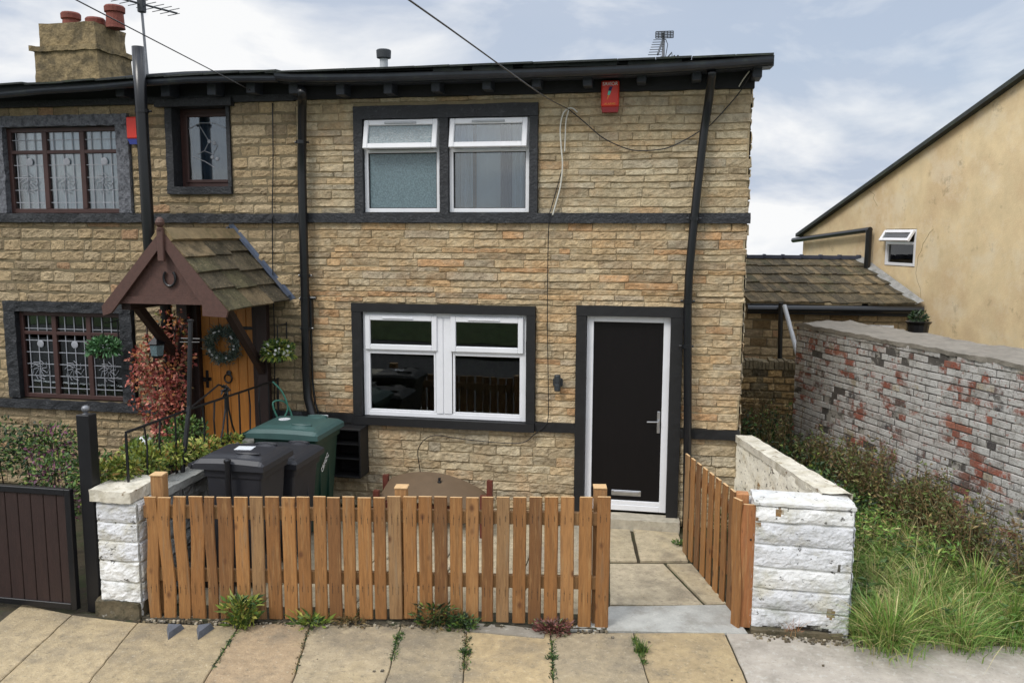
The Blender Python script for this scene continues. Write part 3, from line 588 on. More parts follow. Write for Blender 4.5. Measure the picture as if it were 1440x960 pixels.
# pipes
sx = atY(207, 300, -.12).x
P1 = [(sx-.03, -.44, 4.98), (sx-.03, -.42, 4.70), (sx-.02, -.36, 4.55), (sx, -.14, 4.30), (sx, -.12, 4.1), (sx+.01, -.12, 3.0), (sx+.03, -.12, 1.4), (sx+.03, -.12, .02)]
P1 = [atY(194, 66, -.47), atY(199, 140, -.47), atY(205, 190, -.47), atY(210, 345, -.47)]
P1 = [P1[0], P1[0].lerp(P1[3], .3), P1[0].lerp(P1[3], .6), P1[3], Vector((P1[3].x, -.45, 2.6)), Vector((P1[3].x-.02, -.2, 2.3)), Vector((P1[3].x-.06, -.13, 2.1)), Vector((P1[3].x-.06, -.13, 1.5)), Vector((P1[3].x-.06, -.13, .02))]
pipe('soil_pipe', P1, .062, nb, cl=[(4.25, (P1[2].x, -.47))])
lx = atY(426, 300, -.11).x; lp = [atY(425, 128, -.36), atY(425, 138, -.2), atY(425, 150, -.11), (lx, -.11, 3.6), (lx, -.11, 2.4), (lx-.01, -.11, 1.5), (lx, -.11, 1.22), (lx+.05, -.13, 1.06), (lx+.1, -.16, .96), (lx+.1, -.16, .03)]
pipe('drainpipe', lp, .047, nb, cl=[(3.95, (lx, -.11)), (2.55, (lx, -.11)), (1.98, (lx, -.11)), (2.3, (lx, -.11))])
b = MB(); X2 = atY(438, 480, -.06).x
b.tube([(X2-.03, -.06, 2.36), (X2-.03, -.08, 2.26), (X2, -.06, 2.0), (X2, -.06, 1.4), (X2+.03, -.07, 1.15), (X2+.08, -.07, 1.0)], .012, 8); b.bbox(X2-.03, X2+.025, -.1, -.03, 1.98, 2.3, .008); b.tube([(X2-.1, -.09, 2.31), (X2+.08, -.09, 2.31)], .02, 8); b.tube([(X2-.04, -.09, 2.44), (X2+.0, -.09, 2.31)], .02, 8)
b.build('waste_pipe', 'black_plastic', nb)
# chimney
ch = MB(); c0 = atY(126, 60, 1.2); c1 = atY(187, 108, 1.9)
ch.rough(c0.x-.8, c1.x, 1.2, 1.9, 4.4, 5.30, .07, .016, 5); ch.rough(c0.x-.74, c1.x-.05, 1.24, 1.86, 5.30, 5.62, .07, .018, 5)
co = ch.build('chimney', 'chimney', nb)
q = MB(); q.rough(c0.x-.84, c1.x+.03, 1.17, 1.93, 5.27, 5.33, .05, .018, 6); q.build('chimney_ledge', 'chimney', co)
for px, w_, h_ in ((162, .115, 5.88), (134, .11, 5.74), (100, .11, 5.82)):
    p = atY(px, 30, 1.55); q = MB(); q.lathe((p.x, 1.55, 5.60), [(w_*1.05, 0), (w_, .03), (w_*.92, h_-5.69), (w_*1.1, h_-5.68), (w_*1.12, h_-5.62), (w_*.98, h_-5.60), (w_*.8, h_-5.62)], 16); q.build('chimney_pot', 'pot', co, smooth=False)

# porch -------------------------------------------------------------
PX, PY0, PW, PZE, PZA = -4.69, -1.3, .57, 2.32, 2.97
porch = thing('door_canopy', 'gabled brown timber porch canopy with mossy stone slates over the oak door', 'porch', (PX, -.6, 2.2))
ga = math.atan2(PZA-PZE, PW); sl = math.hypot(PZA-PZE, PW)
b = MB()
slates(b, (PX+PW+.05, PY0-.02, PZE-.06), (0, 1, 0), (-PW, 0, PZA-PZE), 1.28, sl+.02, 4, (.28, .55), th=.022, jit=.02, over=.10, lift=.02)
slates(b, (PX-PW-.05, 0, PZE-.06), (0, -1, 0), (PW, 0, PZA-PZE), 1.32, sl+.02, 4, (.28, .55), th=.022, jit=.02, over=.10, lift=.02)
rf = b.build('roof', 'slate', porch)
b = MB()
for s_ in (1, -1):
    M = Matrix.Translation((PX, 0, PZA+.055))@Matrix.Rotation(s_*ga, 4, 'Y'); x0, x1 = (0, .14) if s_ > 0 else (-.14, 0)
    b.rough(x0, x1, PY0-.02, 0, .0, .035, .06, .006, 7, M=M)
b.build('ridge_tile', 'ridge', rf)
b = MB()
for s_ in (1, -1):
    x = PX+s_*PW; b.quad((PX, -.07, PZA+.10), (PX, 0, PZA+.10), (x+s_*.1, 0, PZE+.02), (x+s_*.1, -.09, PZE-.0)); b.quad((PX, -.012, PZA+.16), (PX, -.012, PZA+.06), (x+s_*.08, -.012, PZE-.05), (x+s_*.16, -.012, PZE-.02))
b.build('lead_flashing', 'lead', porch)
b = MB()   # boarded gable triangle
b.prism([(PX-PW+.06, PZE-.0), (PX+PW-.06, PZE-.0), (PX, PZA-.03)], PY0+.03, PY0+.06); b.prism([(PX-PW-.02, PZE-.0), (PX+PW+.02, PZE-.0), (PX+PW-.06, PZE+.07), (PX-PW+.06, PZE+.07)], PY0+.012, PY0+.028)
b.build('gable_panel', 'brown_wood', porch)
for s_ in (1, -1):
    b = MB(); x = PX+s_*PW; dx, dz = PW/sl, (PZA-PZE)/sl
    poly = [(PX, PZA+.055), (PX, PZA-.08), (x+s_*.0, PZE-.02-.07), (x+s_*.09, PZE-.12), (x+s_*.10, PZE-.03)]
    if s_ > 0: poly = [(PX, PZA+.055), (PX, PZA-.08), (x-.18, PZE+.0), (x-.18, PZE-.10), (x+.06, PZE-.11), (x+.08, PZE-.05)]
    b.prism(poly if s_ < 0 else poly[::-1], PY0-.03, PY0+.0); b.build('bargeboard', 'brown_wood', porch, bevel=.004)
b = MB(); b.bbox(PX-.032, PX+.032, PY0-.06, PY0-.02, PZA-.24, PZA+.06, .006); b.lathe((PX, PY0-.04, PZA+.05), [(.03, 0), (.034, .02), (.02, .03), (.036, .05), (.044, .075), (.034, .105), (.015, .125)], 14); b.build('finial', 'brown_wood', porch, bevel=0)
b = MB(); b.tube([(PX+.04+.062*math.sin(a), PY0+.012, PZE+.25-.075*math.cos(a)) for a in [R(k) for k in range(-140, 141, 20)]], .012, 6); b.build('horseshoe', 'iron', porch)
for s_ in (1, -1):
    x = PX+s_*(PW-.09)
    b = MB(); b.bbox(x-.05, x+.05, PY0+.07, -.0, PZE-.07, PZE+.02, .006); b.build('wall_plate', 'brown_dark', porch)
    xw = -5.255 if s_ < 0 else -4.32
    b = MB(); b.bbox(xw-.065, xw+.065, -.14, -.052, .3, PZE, .006); b.build('wall_post', 'brown_dark', porch)
    p, q = Vector((x, PY0+.22, PZE-.02)), Vector((xw, -.12, 1.5)); M = Matrix.Translation(p)@(q-p).to_track_quat('Z', 'X').to_matrix().to_4x4()
    b = MB(); b.bbox(-.045, .045, -.035, .035, -.05, (q-p).length, .005, M=M); b.build('brace', 'brown_dark', porch)
# ================================================================== things on the facade
al = thing('alarm_box', 'red burglar alarm box with lightning emblem under the eaves', 'alarm box', (-.57, -.05, 4.2))
p0, p1 = atY(845, 158, -.1), atY(871, 113, -.1)
b = MB(); x0, x1, z0, z1 = p0.x, p1.x, p0.z, p1.z
b.bbox(x0, x1, -.115, -.03, z0+.05, z1, .012); b.build('casing', 'red_box', al)
b = MB(); b.prism([(x0, z0+.048), (x0+.012, z0), (x1-.012, z0), (x1, z0+.048)], -.105, -.03); b.build('siren_cover', 'red_dark', al)
def text(body, size, loc, rot, name, m, parent, sx_=1.):
    c = bpy.data.curves.new(name, 'FONT'); c.body = body; c.size = size; c.align_x = 'CENTER'; c.align_y = 'CENTER'; c.extrude = .0006; c.offset = size*.012
    o = bpy.data.objects.new(name, c); COL.objects.link(o); me = bpy.data.meshes.new_from_object(o.evaluated_get(bpy.context.evaluated_depsgraph_get())); bpy.data.objects.remove(o)
    M = Matrix.Translation(loc)@rot.to_4x4()@Matrix.Diagonal((sx_, 1, 1, 1))
    me.transform(M); me.materials.clear(); me.materials.append(MT[m]); o = bpy.data.objects.new(name, me); COL.objects.link(o)
    if parent: o.parent = parent; o.matrix_parent_inverse = Matrix.Translation(parent.location).inverted() if parent.type == 'EMPTY' else Matrix()
    return o
RX = Matrix.Rotation(R(90), 3, 'X'); cx = (x0+x1)/2
text('SAVIOR', .046, (cx, -.1165, z1-.035), RX, 'lettering', 'white_ink', al, .95); text('ALARMS', .03, (cx, -.1165, z0+.075), RX, 'lettering', 'orange_ink', al)
b = MB(); zc = (z0+z1)/2+.03; b.prism([(cx+.025, zc+.06), (cx-.005, zc+.06), (cx-.018, zc+.02), (cx+.01, zc+.02)], -.1185, -.1155); b.build('emblem', 'navy_ink', al)
b = MB(); b.prism([(cx+.01, zc+.018), (cx-.018, zc+.018), (cx-.024, zc-.02), (cx-.002, zc-.02)], -.1185, -.1155); b.build('emblem', 'teal_ink', al)
b = MB(); b.prism([(cx-.004, zc-.022), (cx-.02, zc-.022), (cx-.03, zc-.07)], -.1185, -.1155); b.build('emblem', 'orange_ink', al)
b2 = thing('alarm_box', 'red and blue alarm box beside the big black soil pipe', 'alarm box', (-5.8, -.05, 4.1))
b = MB(); q0, q1 = atY(178, 165, -.08), atY(200, 203, -.08); b.bbox(q0.x, q1.x, -.1, -.02, q1.z+.06, q0.z, .01); b.build('casing', 'red_box', b2)
b = MB(); b.prism([(q0.x+.003, q1.z+.058), (q0.x+.035, q1.z), (q1.x-.035, q1.z), (q1.x-.003, q1.z+.058)][::-1], -.095, -.02); b.build('siren_cover', 'blue_box', b2)
wl_ = thing('wall_light', 'small dark grey cylinder wall lamp left of the black front door', 'wall light', (-1.07, -.06, 1.45))
p = atY(784, 538, -.07); b = MB(); b.lathe((p.x, -.085, p.z-.085), [(.028, 0), (.033, .01), (.033, .06), (.03, .08), (.033, .10), (.033, .16), (.028, .17)], 16); b.build('lamp_body', 'dark_grey', wl_, smooth=False)
b = MB(); b.bbox(p.x-.052, p.x+.052, -.05, -.028, p.z-.045, p.z+.045, .012); b.build('back_plate', 'dark_grey', wl_)
# cables
def cable(label, pts, r, m, name='cable', cat='cable', n=6):
    P = [Vector(p) for p in pts]; out = []
    for i in range(len(P)-1):
        a, c = P[i], P[i+1]; pa = P[i-1] if i else a; pc = P[i+2] if i+2 < len(P) else c
        for k in range(6):
            t = k/6; out.append(.5*((2*a)+(-pa+c)*t+(2*pa-5*a+4*c-pc)*t*t+(-pa+3*a-3*c+pc)*t**3))
    out.append(P[-1]); b = MB(); b.tube(out, r, n); o = b.build(name, m, None, smooth=True); return tag(o, label, cat)
A = atY(800, 154, -.10); B = atY(575, 0, -5.0)
cable('thin overhead wire running from above the roof centre down to the upper wall', [A, A+(B-A)*.35+Vector((0, 0, -.03)), B, B+(B-A)*.8], .0045, 'iron', 'overhead_wire', 'wire')
A = atY(352, 127, -.42); B = atY(126, 10, -3.5)
cable('thin overhead wire crossing the sky above the left cottage to its gutter', [A, A+(B-A)*.5, B, B+(B-A)*1.0], .0045, 'iron', 'overhead_wire', 'wire')
cable('black cable sagging across the upper wall from the hook to the right drainpipe', [atY(x, y, -.06) for x, y in ((800, 154), (822, 172), (848, 194), (878, 208), (900, 212), (935, 209), (965, 196), (988, 182))]+[atY(1000, 175, -.05), atY(1036, 135, -.06), atY(1054, 108, -.12), atY(1060, 97, -.3)], .006, 'iron')
cable('white cable looping down the upper wall beside the right upstairs window', [atY(x, y, -.055) for x, y in ((812, 158), (803, 152), (793, 158), (788, 178), (789, 205), (791, 232), (788, 262), (782, 285), (777, 303))], .008, 'white_cable')
cable('short white cable end hanging straight down inside the white loop', [atY(x, y, -.05) for x, y in ((800, 154), (796, 170), (795, 190), (794, 214))], .007, 'white_cable')
cable('thin black cable running down the wall between window and door', [atY(x, y, -.045) for x, y in ((790, 240), (784, 262), (776, 290))]+[atY(773, 300, -.07), atY(772, 315, -.07)]+[atY(x, y, -.045) for x, y in ((771, 340), (770, 400), (770, 470), (771, 540), (771, 585))]+[atY(x, y, -.062) for x, y in ((766, 598), (752, 610), (735, 622))]+[atY(x, y, -.045) for x, y in ((700, 622), (650, 617), (615, 612), (598, 617), (588, 632), (589, 650), (592, 668))], .005, 'iron')
cable('black cable running straight down the join between the two cottages', [atY(x, y, -.03) for x, y in ((383, 145), (384, 220), (383, 290))]+[atY(383, 306, -.07)]+[atY(x, y, -.03) for x, y in ((383, 325), (384, 400), (386, 480), (386, 560), (386, 600))], .006, 'iron')
cable('short white cable hanging from the soffit at the right corner', [atY(1054, 100, -.2), atY(1045, 112, -.12), atY(1039, 122, -.07)], .006, 'white_cable')
# aerials
ae = thing('television_aerial', 'tall thin television aerial mast rising behind the big soil pipe', 'aerial', (-6.3, 1, 4.8))
a0, a1 = atY(208, 112, 1), atY(197, -12, 1); b = MB(); b.tube([a0-Vector((0, 0, .2)), a0, a1], .016, 8); b.build('mast', 'alu', ae)
b = MB(); u_ = Vector((.35, .9, 0)).normalized(); w_ = Vector((.94, -.34, 0)); ctr = atY(199, 6, 1)
b.tube([ctr-u_*.5, ctr+u_*.5], .012, 6)
for k in range(-4, 5): b.tube([ctr+u_*k*.11-w_*.1+Vector((0, 0, .03)), ctr+u_*k*.11+w_*.12+Vector((0, 0, .03))], .005, 5); b.tube([ctr+u_*k*.11-w_*.1-Vector((0, 0, .03)), ctr+u_*k*.11+w_*.12-Vector((0, 0, .03))], .005, 5)
b.bbox(ctr.x-.04, ctr.x+.04, .96, 1.04, ctr.z-.1, ctr.z+.06, .01); b.build('antenna', 'dark_grey', ae)
ae = thing('television_aerial', 'television aerial with a flat reflector grid above the right gutter', 'aerial', (-.1, 1, 4.8))
a0, a1 = atY(933, 92, 1), atY(933, 46, 1); b = MB(); b.tube([a0-Vector((0, 0, .2)), a1], .016, 8); b.build('mast', 'alu', ae)
b = MB(); c0, c1 = atY(922, 55, 1), atY(947, 45, 1)
for k in range(5): z = c0.z+(c1.z-c0.z)*k/4; b.tube([(c0.x, .97, z), (c1.x, .97, z)], .006, 5)
for k in range(7): x = c0.x+(c1.x-c0.x)*k/6; b.tube([(x, .97, c0.z), (x, .97, c1.z)], .005, 5)
b.build('reflector', 'dark_grey', ae)
b = MB(); s0, s1 = atY(932, 56, .95), atY(925, 77, .5); b.tube([s0, s1], .011, 6)
for k in range(7): p = s0+(s1-s0)*(k/6); b.tube([p-Vector((.1, 0, 0)), p+Vector((.035, 0, 0))], .004, 5)
b.build('boom', 'dark_grey', ae)
b = MB(); b.tube([atY(936, 55, 1), atY(939, 63, 1), atY(937, 74, 1), atY(935, 86, 1)], .004, 5); b.build('lead_wire', 'dark_grey', ae)
ae = thing('fallen_aerial', 'small fallen aerial frame lying on the roof beside the right mast', 'aerial', (.1, 1, 4.9))
b = MB()
for l in (((936, 84), (945, 74), (945, 84)), ((945, 84), (952, 80), (954, 78)), ((938, 84), (955, 84)), ((929, 80), (936, 86)), ((950, 84), (948, 78))): b.tube([atY(x, y, 1) for x, y in l], .009, 5)
b.build('frame', 'dark_grey', ae)

# ================================================================== GROUND
gr = MB(); gr.quad((-400, -400, -.24), (400, -400, -.24), (400, 11, -.24), (-400, 11, -.24)); gr.quad((-400, 11, -.24), (400, 11, -.24), (400, 300, -46), (-400, 300, -46)); tag(gr.build('ground', 'lawn'), kind='structure')
kdir = Vector((5.74, .65, 0)).normalized()   # pavement runs along the front walls
kn = Vector((-kdir.y, kdir.x, 0))
def strip(name, m, y0, y1, z0, z1, x0=-60, x1=60, p=(-1.5, -2.65)):
    b = MB(); P = Vector((*p, 0)); c = [P+kdir*x0+kn*y0, P+kdir*x1+kn*y0, P+kdir*x1+kn*y1, P+kdir*x0+kn*y1]
    b.face([(q.x, q.y, z1) for q in c]); b.quad((c[0].x, c[0].y, z0), (c[1].x, c[1].y, z0), (c[1].x, c[1].y, z1), (c[0].x, c[0].y, z1)); return b.build(name, m)
tag(strip('road', 'asphalt', -8.6, -2.1, -.3, -.11), kind='structure')
tag(strip('kerb', 'concrete', -2.25, -2.1, -.3, .012), kind='structure')
tag(strip('far_pavement', 'asphalt', -10.6, -8.6, -.3, .0), kind='structure')
b = MB(); P = Vector((-1.5, -2.65, 0)); rows = [(-10.6, .02), (-14, .35), (-20, 1.0), (-30, 2.1), (-45, 3.0), (-80, 4.5)]
for (d, z), (d2, z2) in zip(rows, rows[1:]):
    for k in range(-12, 12):
        a = P+kdir*k*6+kn*d; c = P+kdir*(k+1)*6+kn*d; e = P+kdir*(k+1)*6+kn*d2; f = P+kdir*k*6+kn*d2
        b.quad((f.x, f.y, z2), (e.x, e.y, z2), (c.x, c.y, z), (a.x, a.y, z))
tag(b.build('grass_bank', 'lawn'), kind='structure')
tag(strip('yard_ground', 'soil', -2.12, 12, -.3, -.012, -30, 30), kind='structure')
# pavement slabs
def gz(px, py): p = atZ(px, py, 0); return (p.x, p.y)
JT = [((30, 853), (-110, 960)), ((100, 868), (0, 960)), ((192, 879), (134, 950)), ((335, 884), (287, 960)), ((437, 876), (412, 960)), ((563, 884), (543, 960)), ((656, 886), (651, 960)), ((775, 893), (778, 960)), ((891, 893), (912, 960)), ((1020, 893), (1050, 960))]
def along(a, c, t): return (a[0]+(c[0]-a[0])*t, a[1]+(c[1]-a[1])*t)
b = MB(); b.col = lin((160, 146, 120))
PALP = [((164, 147, 116), 2), ((156, 142, 116), 2), ((172, 152, 116), 1.5), ((166, 144, 114), .8)]
fr_, bk = [], []
for a, c in JT:
    A, C = gz(*a), gz(*c); d = Vector((C[0]-A[0], C[1]-A[1])).normalized(); s = 1.55
    bk.append((A[0]-d.x*.03, A[1]-d.y*.03)); fr_.append((A[0]+d.x*s*1.32, A[1]+d.y*s*1.32))
def insetq(q, g=.006):
    c = Vector((sum(p[0] for p in q)/4, sum(p[1] for p in q)/4)); return [(p[0]+(c.x-p[0])/max((c-Vector(p)).length, .01)*g*1.4, p[1]+(c.y-p[1])/max((c-Vector(p)).length, .01)*g*1.4) for p in q]
def wslab(b, q, z0, z1, col, g=.009, seed=0):
    ja = .009 if g > .008 else .003
    """slab with slightly uneven edges: q = 4 corners (2D)"""
    P = []; q = insetq(q, g)
    for i in range(4):
        a, c = q[i], q[(i+1) % 4]; n = max(3, int(Vector((c[0]-a[0], c[1]-a[1])).length/.07))
        for k in range(n):
            t = k/n; x, y = a[0]+(c[0]-a[0])*t, a[1]+(c[1]-a[1])*t; P.append((x+ja*noise.noise(Vector((x*7, y*7, seed))), y+ja*noise.noise(Vector((x*7, y*7, seed+9)))))
    b.slabz(P, z0, z1+rnd.uniform(-.003, .003), .006, col)
for i in range(len(JT)-1): wslab(b, [fr_[i], fr_[i+1], bk[i+1], bk[i]], -.012, .016, pick(PALP))
tag(b.build('pavement', 'slab'), kind='structure')
b = MB(); wslab(b, [fr_[-1], (3.2, -3.5+.3), (2.9, -2.15), bk[-1]], -.012, .014, lin((168, 160, 148))); wslab(b, [fr_[-1], (3.0, -4.6), (3.2, -3.25), (fr_[-1][0]+.1, fr_[-1][1]+.02)], -.02, .008, lin((160, 152, 140)))
wslab(b, [(3.1, -4.45), (12, -3.4), (12, -1.2), (2.95, -2.2)], -.012, .012, lin((160, 154, 144)))
b.rough(-1.42, -.82, -2.72, -2.58, -.01, .024, .05, .006, 9, col=lin((140, 134, 122)))
tag(b.build('concrete_pavement', 'concrete'), kind='structure')
tag(one('pavement_bed', 'joint', lambda b: b.face([(-14, -5.8, .001), (9, -3.2, .001), (9, -1.5, .001), (.7, -2.28, .001), (-3.9, -2.9, .001), (-14, -4.1, .001)])), kind='structure')
# garden path and flags
b = MB(); PG = [((172, 160, 136), 2), ((180, 166, 138), 2), ((164, 154, 134), 1)]
def Q(*l): return [gz(*p) for p in l]
wslab(b, [gz(858, 790), gz(896, 790), gz(886, 745), (-.54, -.22)], -.01, .012, pick(PG), .006); wslab(b, [gz(900, 790), gz(968, 790), (.2, -.22), gz(890, 745)], -.01, .014, pick(PG), .006)
wslab(b, [gz(857, 851), gz(990, 852), gz(933, 793), gz(857, 793)], -.01, .012, pick(PG), .006); wslab(b, [gz(994, 851), gz(1022, 850), gz(972, 793), gz(937, 793)], -.01, .013, pick(PG), .006)
fx = -3.85
yy = -.25
while yy > -2.6:
    y2 = yy-.6; x = -.52
    while x > -3.9:
        x2 = x-rnd.uniform(.5, .8); lim = -2.45-(-.34-x)*.142+.1
        if yy > lim: wslab(b, [(max(x2, -3.93), max(y2, lim)), (x, max(y2, lim)), (x, yy), (max(x2, -3.93), yy)], -.01, .011, pick(PG), .006)
        x = x2
    yy = y2
tag(b.build('garden_path', 'slab'), kind='structure')
b = MB(); c_ = lin((168, 168, 162)); wslab(b, [gz(800, 888), gz(1052, 893), gz(1022, 853), gz(856, 855)], -.01, .02, c_, .002); tag(b.build('path_threshold', 'concrete'), kind='structure')
b = MB(); P0, P1_ = Vector((-3.95, -2.90, 0)), Vector((-.36, -2.40, 0)); u_ = (P1_-P0); L_ = u_.length; ang = math.atan2(u_.y, u_.x); MF = Matrix.Translation(P0)@Matrix.Rotation(ang, 4, 'Z')
b.rough(0, L_-.02, -.10, .16, -.03, .022, .035, .014, 11, M=MF)
tag(b.build('boundary_footing', 'joint', None), kind='structure')

# ================================================================== PICKET FENCE
FA, FB = (-3.93, -2.96), (-.34, -2.45)
fence = thing('picket_fence', 'long front picket fence of upright orange brown boards along the pavement', 'fence', (-2.1, -2.7, 0))
fu = (Vector((*FB, 0))-Vector((*FA, 0))).normalized(); fn_ = Vector((fu.y, -fu.x, 0))
PX1 = [(90, 158), (168, 240), (255, 325), (335, 415), (425, 485), (497, 582), (592, 670), (685, 760), (772, 852), (862, 940), (948, 1022), (1038, 1110), (1120, 1195), (1205, 1275), (1290, 1368)]
PX2 = [(20, 88), (102, 178), (185, 262), (275, 350), (362, 437), (450, 522), (538, 612), (628, 695), (712, 785), (805, 880), (895, 968), (985, 1062), (1078, 1155), (1180, 1255), (1278, 1355)]
pk = [(180+a/4, 180+c/4) for a, c in PX1]+[(520+a/4, 520+c/4) for a, c in PX2]
PALW = [((156, 110, 62), 2), ((144, 99, 54), 2), ((166, 120, 72), 1.5), ((120, 82, 46), 1.3), ((150, 116, 78), 1.2)]
def picket(b, p, hh, w, th, u, n, bow=0., lean=0., col=None, rag=.0):
    rows = []; N = 12
    for k in range(N+1):
        t = k/N; c = p+Vector((0, 0, hh*t))+u*(bow*math.sin(t*6.0+.3)*(.4+.6*t)+lean*t)
        i = len(b.v); ww = w*(1+rag*math.sin(t*9+p.x*7))
        for su, sn in ((-.5, 0), (-.44, .5), (.44, .5), (.5, 0), (.44, -.5), (-.44, -.5)): b.v.append(tuple(c+u*su*ww+n*sn*th))
        rows.append(i)
    for a, c in zip(rows, rows[1:]):
        for k in range(6): k2 = (k+1) % 6; b.f.append((a+k, a+k2, c+k2, c+k)[::-1]); b.c.append(col); b.mi.append(0)
    b.f.append(tuple(rows[-1]+k for k in range(6))[::-1]); b.c.append(tuple(min(1, v*1.5) for v in col)); b.mi.append(1)
    b.f.append(tuple(rows[0]+k for k in range(6))); b.c.append(col); b.mi.append(0)
tx = -3.93
for i, (a, c) in enumerate(pk):
    pa, pc = atP(a, 699, FA, FB), atP(c, 699, FA, FB); w = (pc-pa).length; mid = (pa+pc)/2
    yb = 868+(883-868)*max(0, (a-560)/300)**1.3 if a > 560 else 869
    bz = atP((a+c)/2, yb, FA, FB); zt = atP((a+c)/2, 698+rnd.uniform(-.5, 1.2), FA, FB).z; zb = max(.012, bz.z)
    b = MB(); base = Vector((mid.x, mid.y, zb)); bow = (-.016, .018, .015, -.012, .010, -.010)[i] if i < 6 else rnd.uniform(-.003, .003)
    # follow the foot of the board as photographed
    lean = rnd.uniform(-.006, .006)
    picket(b, base, zt-zb, w, .021, fu, fn_, bow, lean, pick(PALW), .03 if i < 6 else .01)
    for zz in (zb+.26, zt-.16):
        for s_ in (-1, 1):
            q = base+fu*s_*w*.22+Vector((0, 0, zz-zb+rnd.uniform(-.008, .008))); b.m = 2; b.lathe(tuple(q+fn_*.0115), [(.0035, 0), (.003, -.002)], 6, col=(.05, .04, .03), ax='y'); b.m = 0; sl_ = rnd.uniform(.02, .07); e_ = q+fn_*.0122; b.quad(e_-fu*.0012, e_+fu*.0012, e_+fu*.002+Vector((0, 0, -sl_)), e_-fu*.0015+Vector((0, 0, -sl_)), col=(.05, .03, .018)); b.quad(e_-fu*.0012, e_+fu*.001+Vector((0, 0, .0)), e_+fu*.001+Vector((0, 0, sl_*.5)), e_-fu*.001+Vector((0, 0, sl_*.5)), col=(.07, .04, .02))
    b.build('picket', ['picket', 'endgrain', 'iron'], fence)
for (ya, yb2) in ((722, 738), (812, 828)):
    za, zb_ = atP(850, ya, FA, FB).z, atP(850, yb2, FA, FB).z; b = MB(); M = Matrix.Translation((*FA, 0))@Matrix.Rotation(math.atan2(fu.y, fu.x), 4, 'Z')
    b.bbox(.02, (Vector(FB)-Vector(FA)).length-.04, .0125, .05, zb_-.012, za+.0, .004, M=M); b.col = (1, 1, 1); b.c = [pick([((132, 98, 60), 1)])]*len(b.f); b.build('rail', 'picket', fence)
for (xa, xb, yt) in ((206, 235, 666), (553, 571, 684), (836, 857, 684)):
    pa, pc = atP(xa, yt, FA, FB), atP(xb, yt, FA, FB); zt = atP((xa+xb)/2, yt+4, FA, FB).z; cxp = (Vector((pa.x, pa.y))-Vector(FA)).length; b = MB()
    b.bbox(cxp, cxp+.10 if xb-xa > 19 else cxp+.09, .052, .142, 0, zt-.012, .005, M=M); b.c = [pick([((160, 118, 74), 1)])]*len(b.f); b.m = 1
    b.bbox(cxp-.004, cxp+.098, .046, .146, zt-.012, zt, .003, M=M, col=(1, 1, 1)); b.build('post', ['picket', 'endgrain'], fence)
# side fence along the path
sf = thing('picket_fence', 'short picket fence running back from the white pillar along the right edge of the path', 'fence', (.4, -1.4, 0))
SA, SB = (.23, -.70), (.60, -2.0); su_ = (Vector((*SB, 0))-Vector((*SA, 0))).normalized(); sn_ = Vector((su_.y, -su_.x, 0))
SL = (Vector(SB)-Vector(SA)).length
for i in range(8):
    t = (i+.5)/8; base = Vector((*SA, 0))+su_*SL*t; b = MB(); picket(b, base+Vector((0, 0, .012)), .955+.03*t, .104, .02, su_, sn_, (-.004, .0, .006, .004, -.006, .008, .012, .016)[i], .0, pick(PALW), .015); b.build('picket', ['picket', 'endgrain'], sf)
MS = Matrix.Translation((*SA, 0))@Matrix.Rotation(math.atan2(su_.y, su_.x), 4, 'Z')
for z in (.25, .76):
    b = MB(); b.bbox(0, SL+.05, .012, .05, z, z+.08, .004, M=MS); b.c = [pick([((130, 88, 52), 1)])]*len(b.f); b.build('rail', 'picket', sf)
b = MB(); b.bbox(.585, .675, -2.16, -2.07, 0, 1.04, .005); b.c = [pick([((176, 122, 78), 1)])]*len(b.f); b.build('post', ['picket', 'endgrain'], sf)
b = MB(); picket(b, Vector((.60, -2.24, .02)), 1.0, .10, .022, Vector((.55, -.83, 0)).normalized(), Vector((-.83, -.55, 0)).normalized(), .02, -.02, pick(PALW), .02); b.build('picket', ['picket', 'endgrain'], sf)
b = MB(); picket(b, Vector((.675, -2.245, .02)), .97, .13, .022, Vector((1, 0, 0)), Vector((0, -1, 0)), .012, .015, pick([((166, 108, 64), 1)]), .02)
b.m = 2; b.lathe((.69, -2.258, .72), [(.008, 0), (.007, -.004)], 8, col=(.05, .04, .03), ax='y'); b.build('picket', ['picket', 'endgrain', 'iron'], sf)

# ================================================================== RIGHT WHITE WALL
rw = thing('garden_wall', 'white painted garden wall of rock faced blocks beside the lane grass', 'wall', (1.05, -1.2, 0))
PALWH = [((214, 215, 217), 3), ((202, 204, 208), 2), ((222, 222, 220), 1)]
wx0, wx1, wy = .715, 1.42, -2.27
b = MB()
hs = [.165, .165, .17, .175, .17, .135]
stones(b, (0, wy, .02), (1, 0, 0), (0, -1, 0), wx0, wx1, 0, .975, [], (.14, .18), (.7, .8), PALWH, d0=(.008, .012), rgh=.0075, cell=.02, gap=.006, wav=.01, jz=.003, bulge=.012, zs=hs, seed=31)
stones(b, (wx1, 0, .02), (0, 1, 0), (1, 0, 0), wy+.01, -1.5, 0, .975, [], (.14, .18), (.5, .7), PALWH, d0=(.008, .012), rgh=.008, cell=.025, gap=.006, wav=.01, jz=.003, bulge=.012, zs=hs, seed=41)
stones(b, (wx0, 0, .02), (0, 1, 0), (-1, 0, 0), wy+.01, -1.95, 0, .975, [], (.14, .18), (.3, .4), PALWH, d0=(.01, .016), rgh=.014, cell=.035, gap=.008, wav=.01, bulge=.015, zs=hs, seed=43)
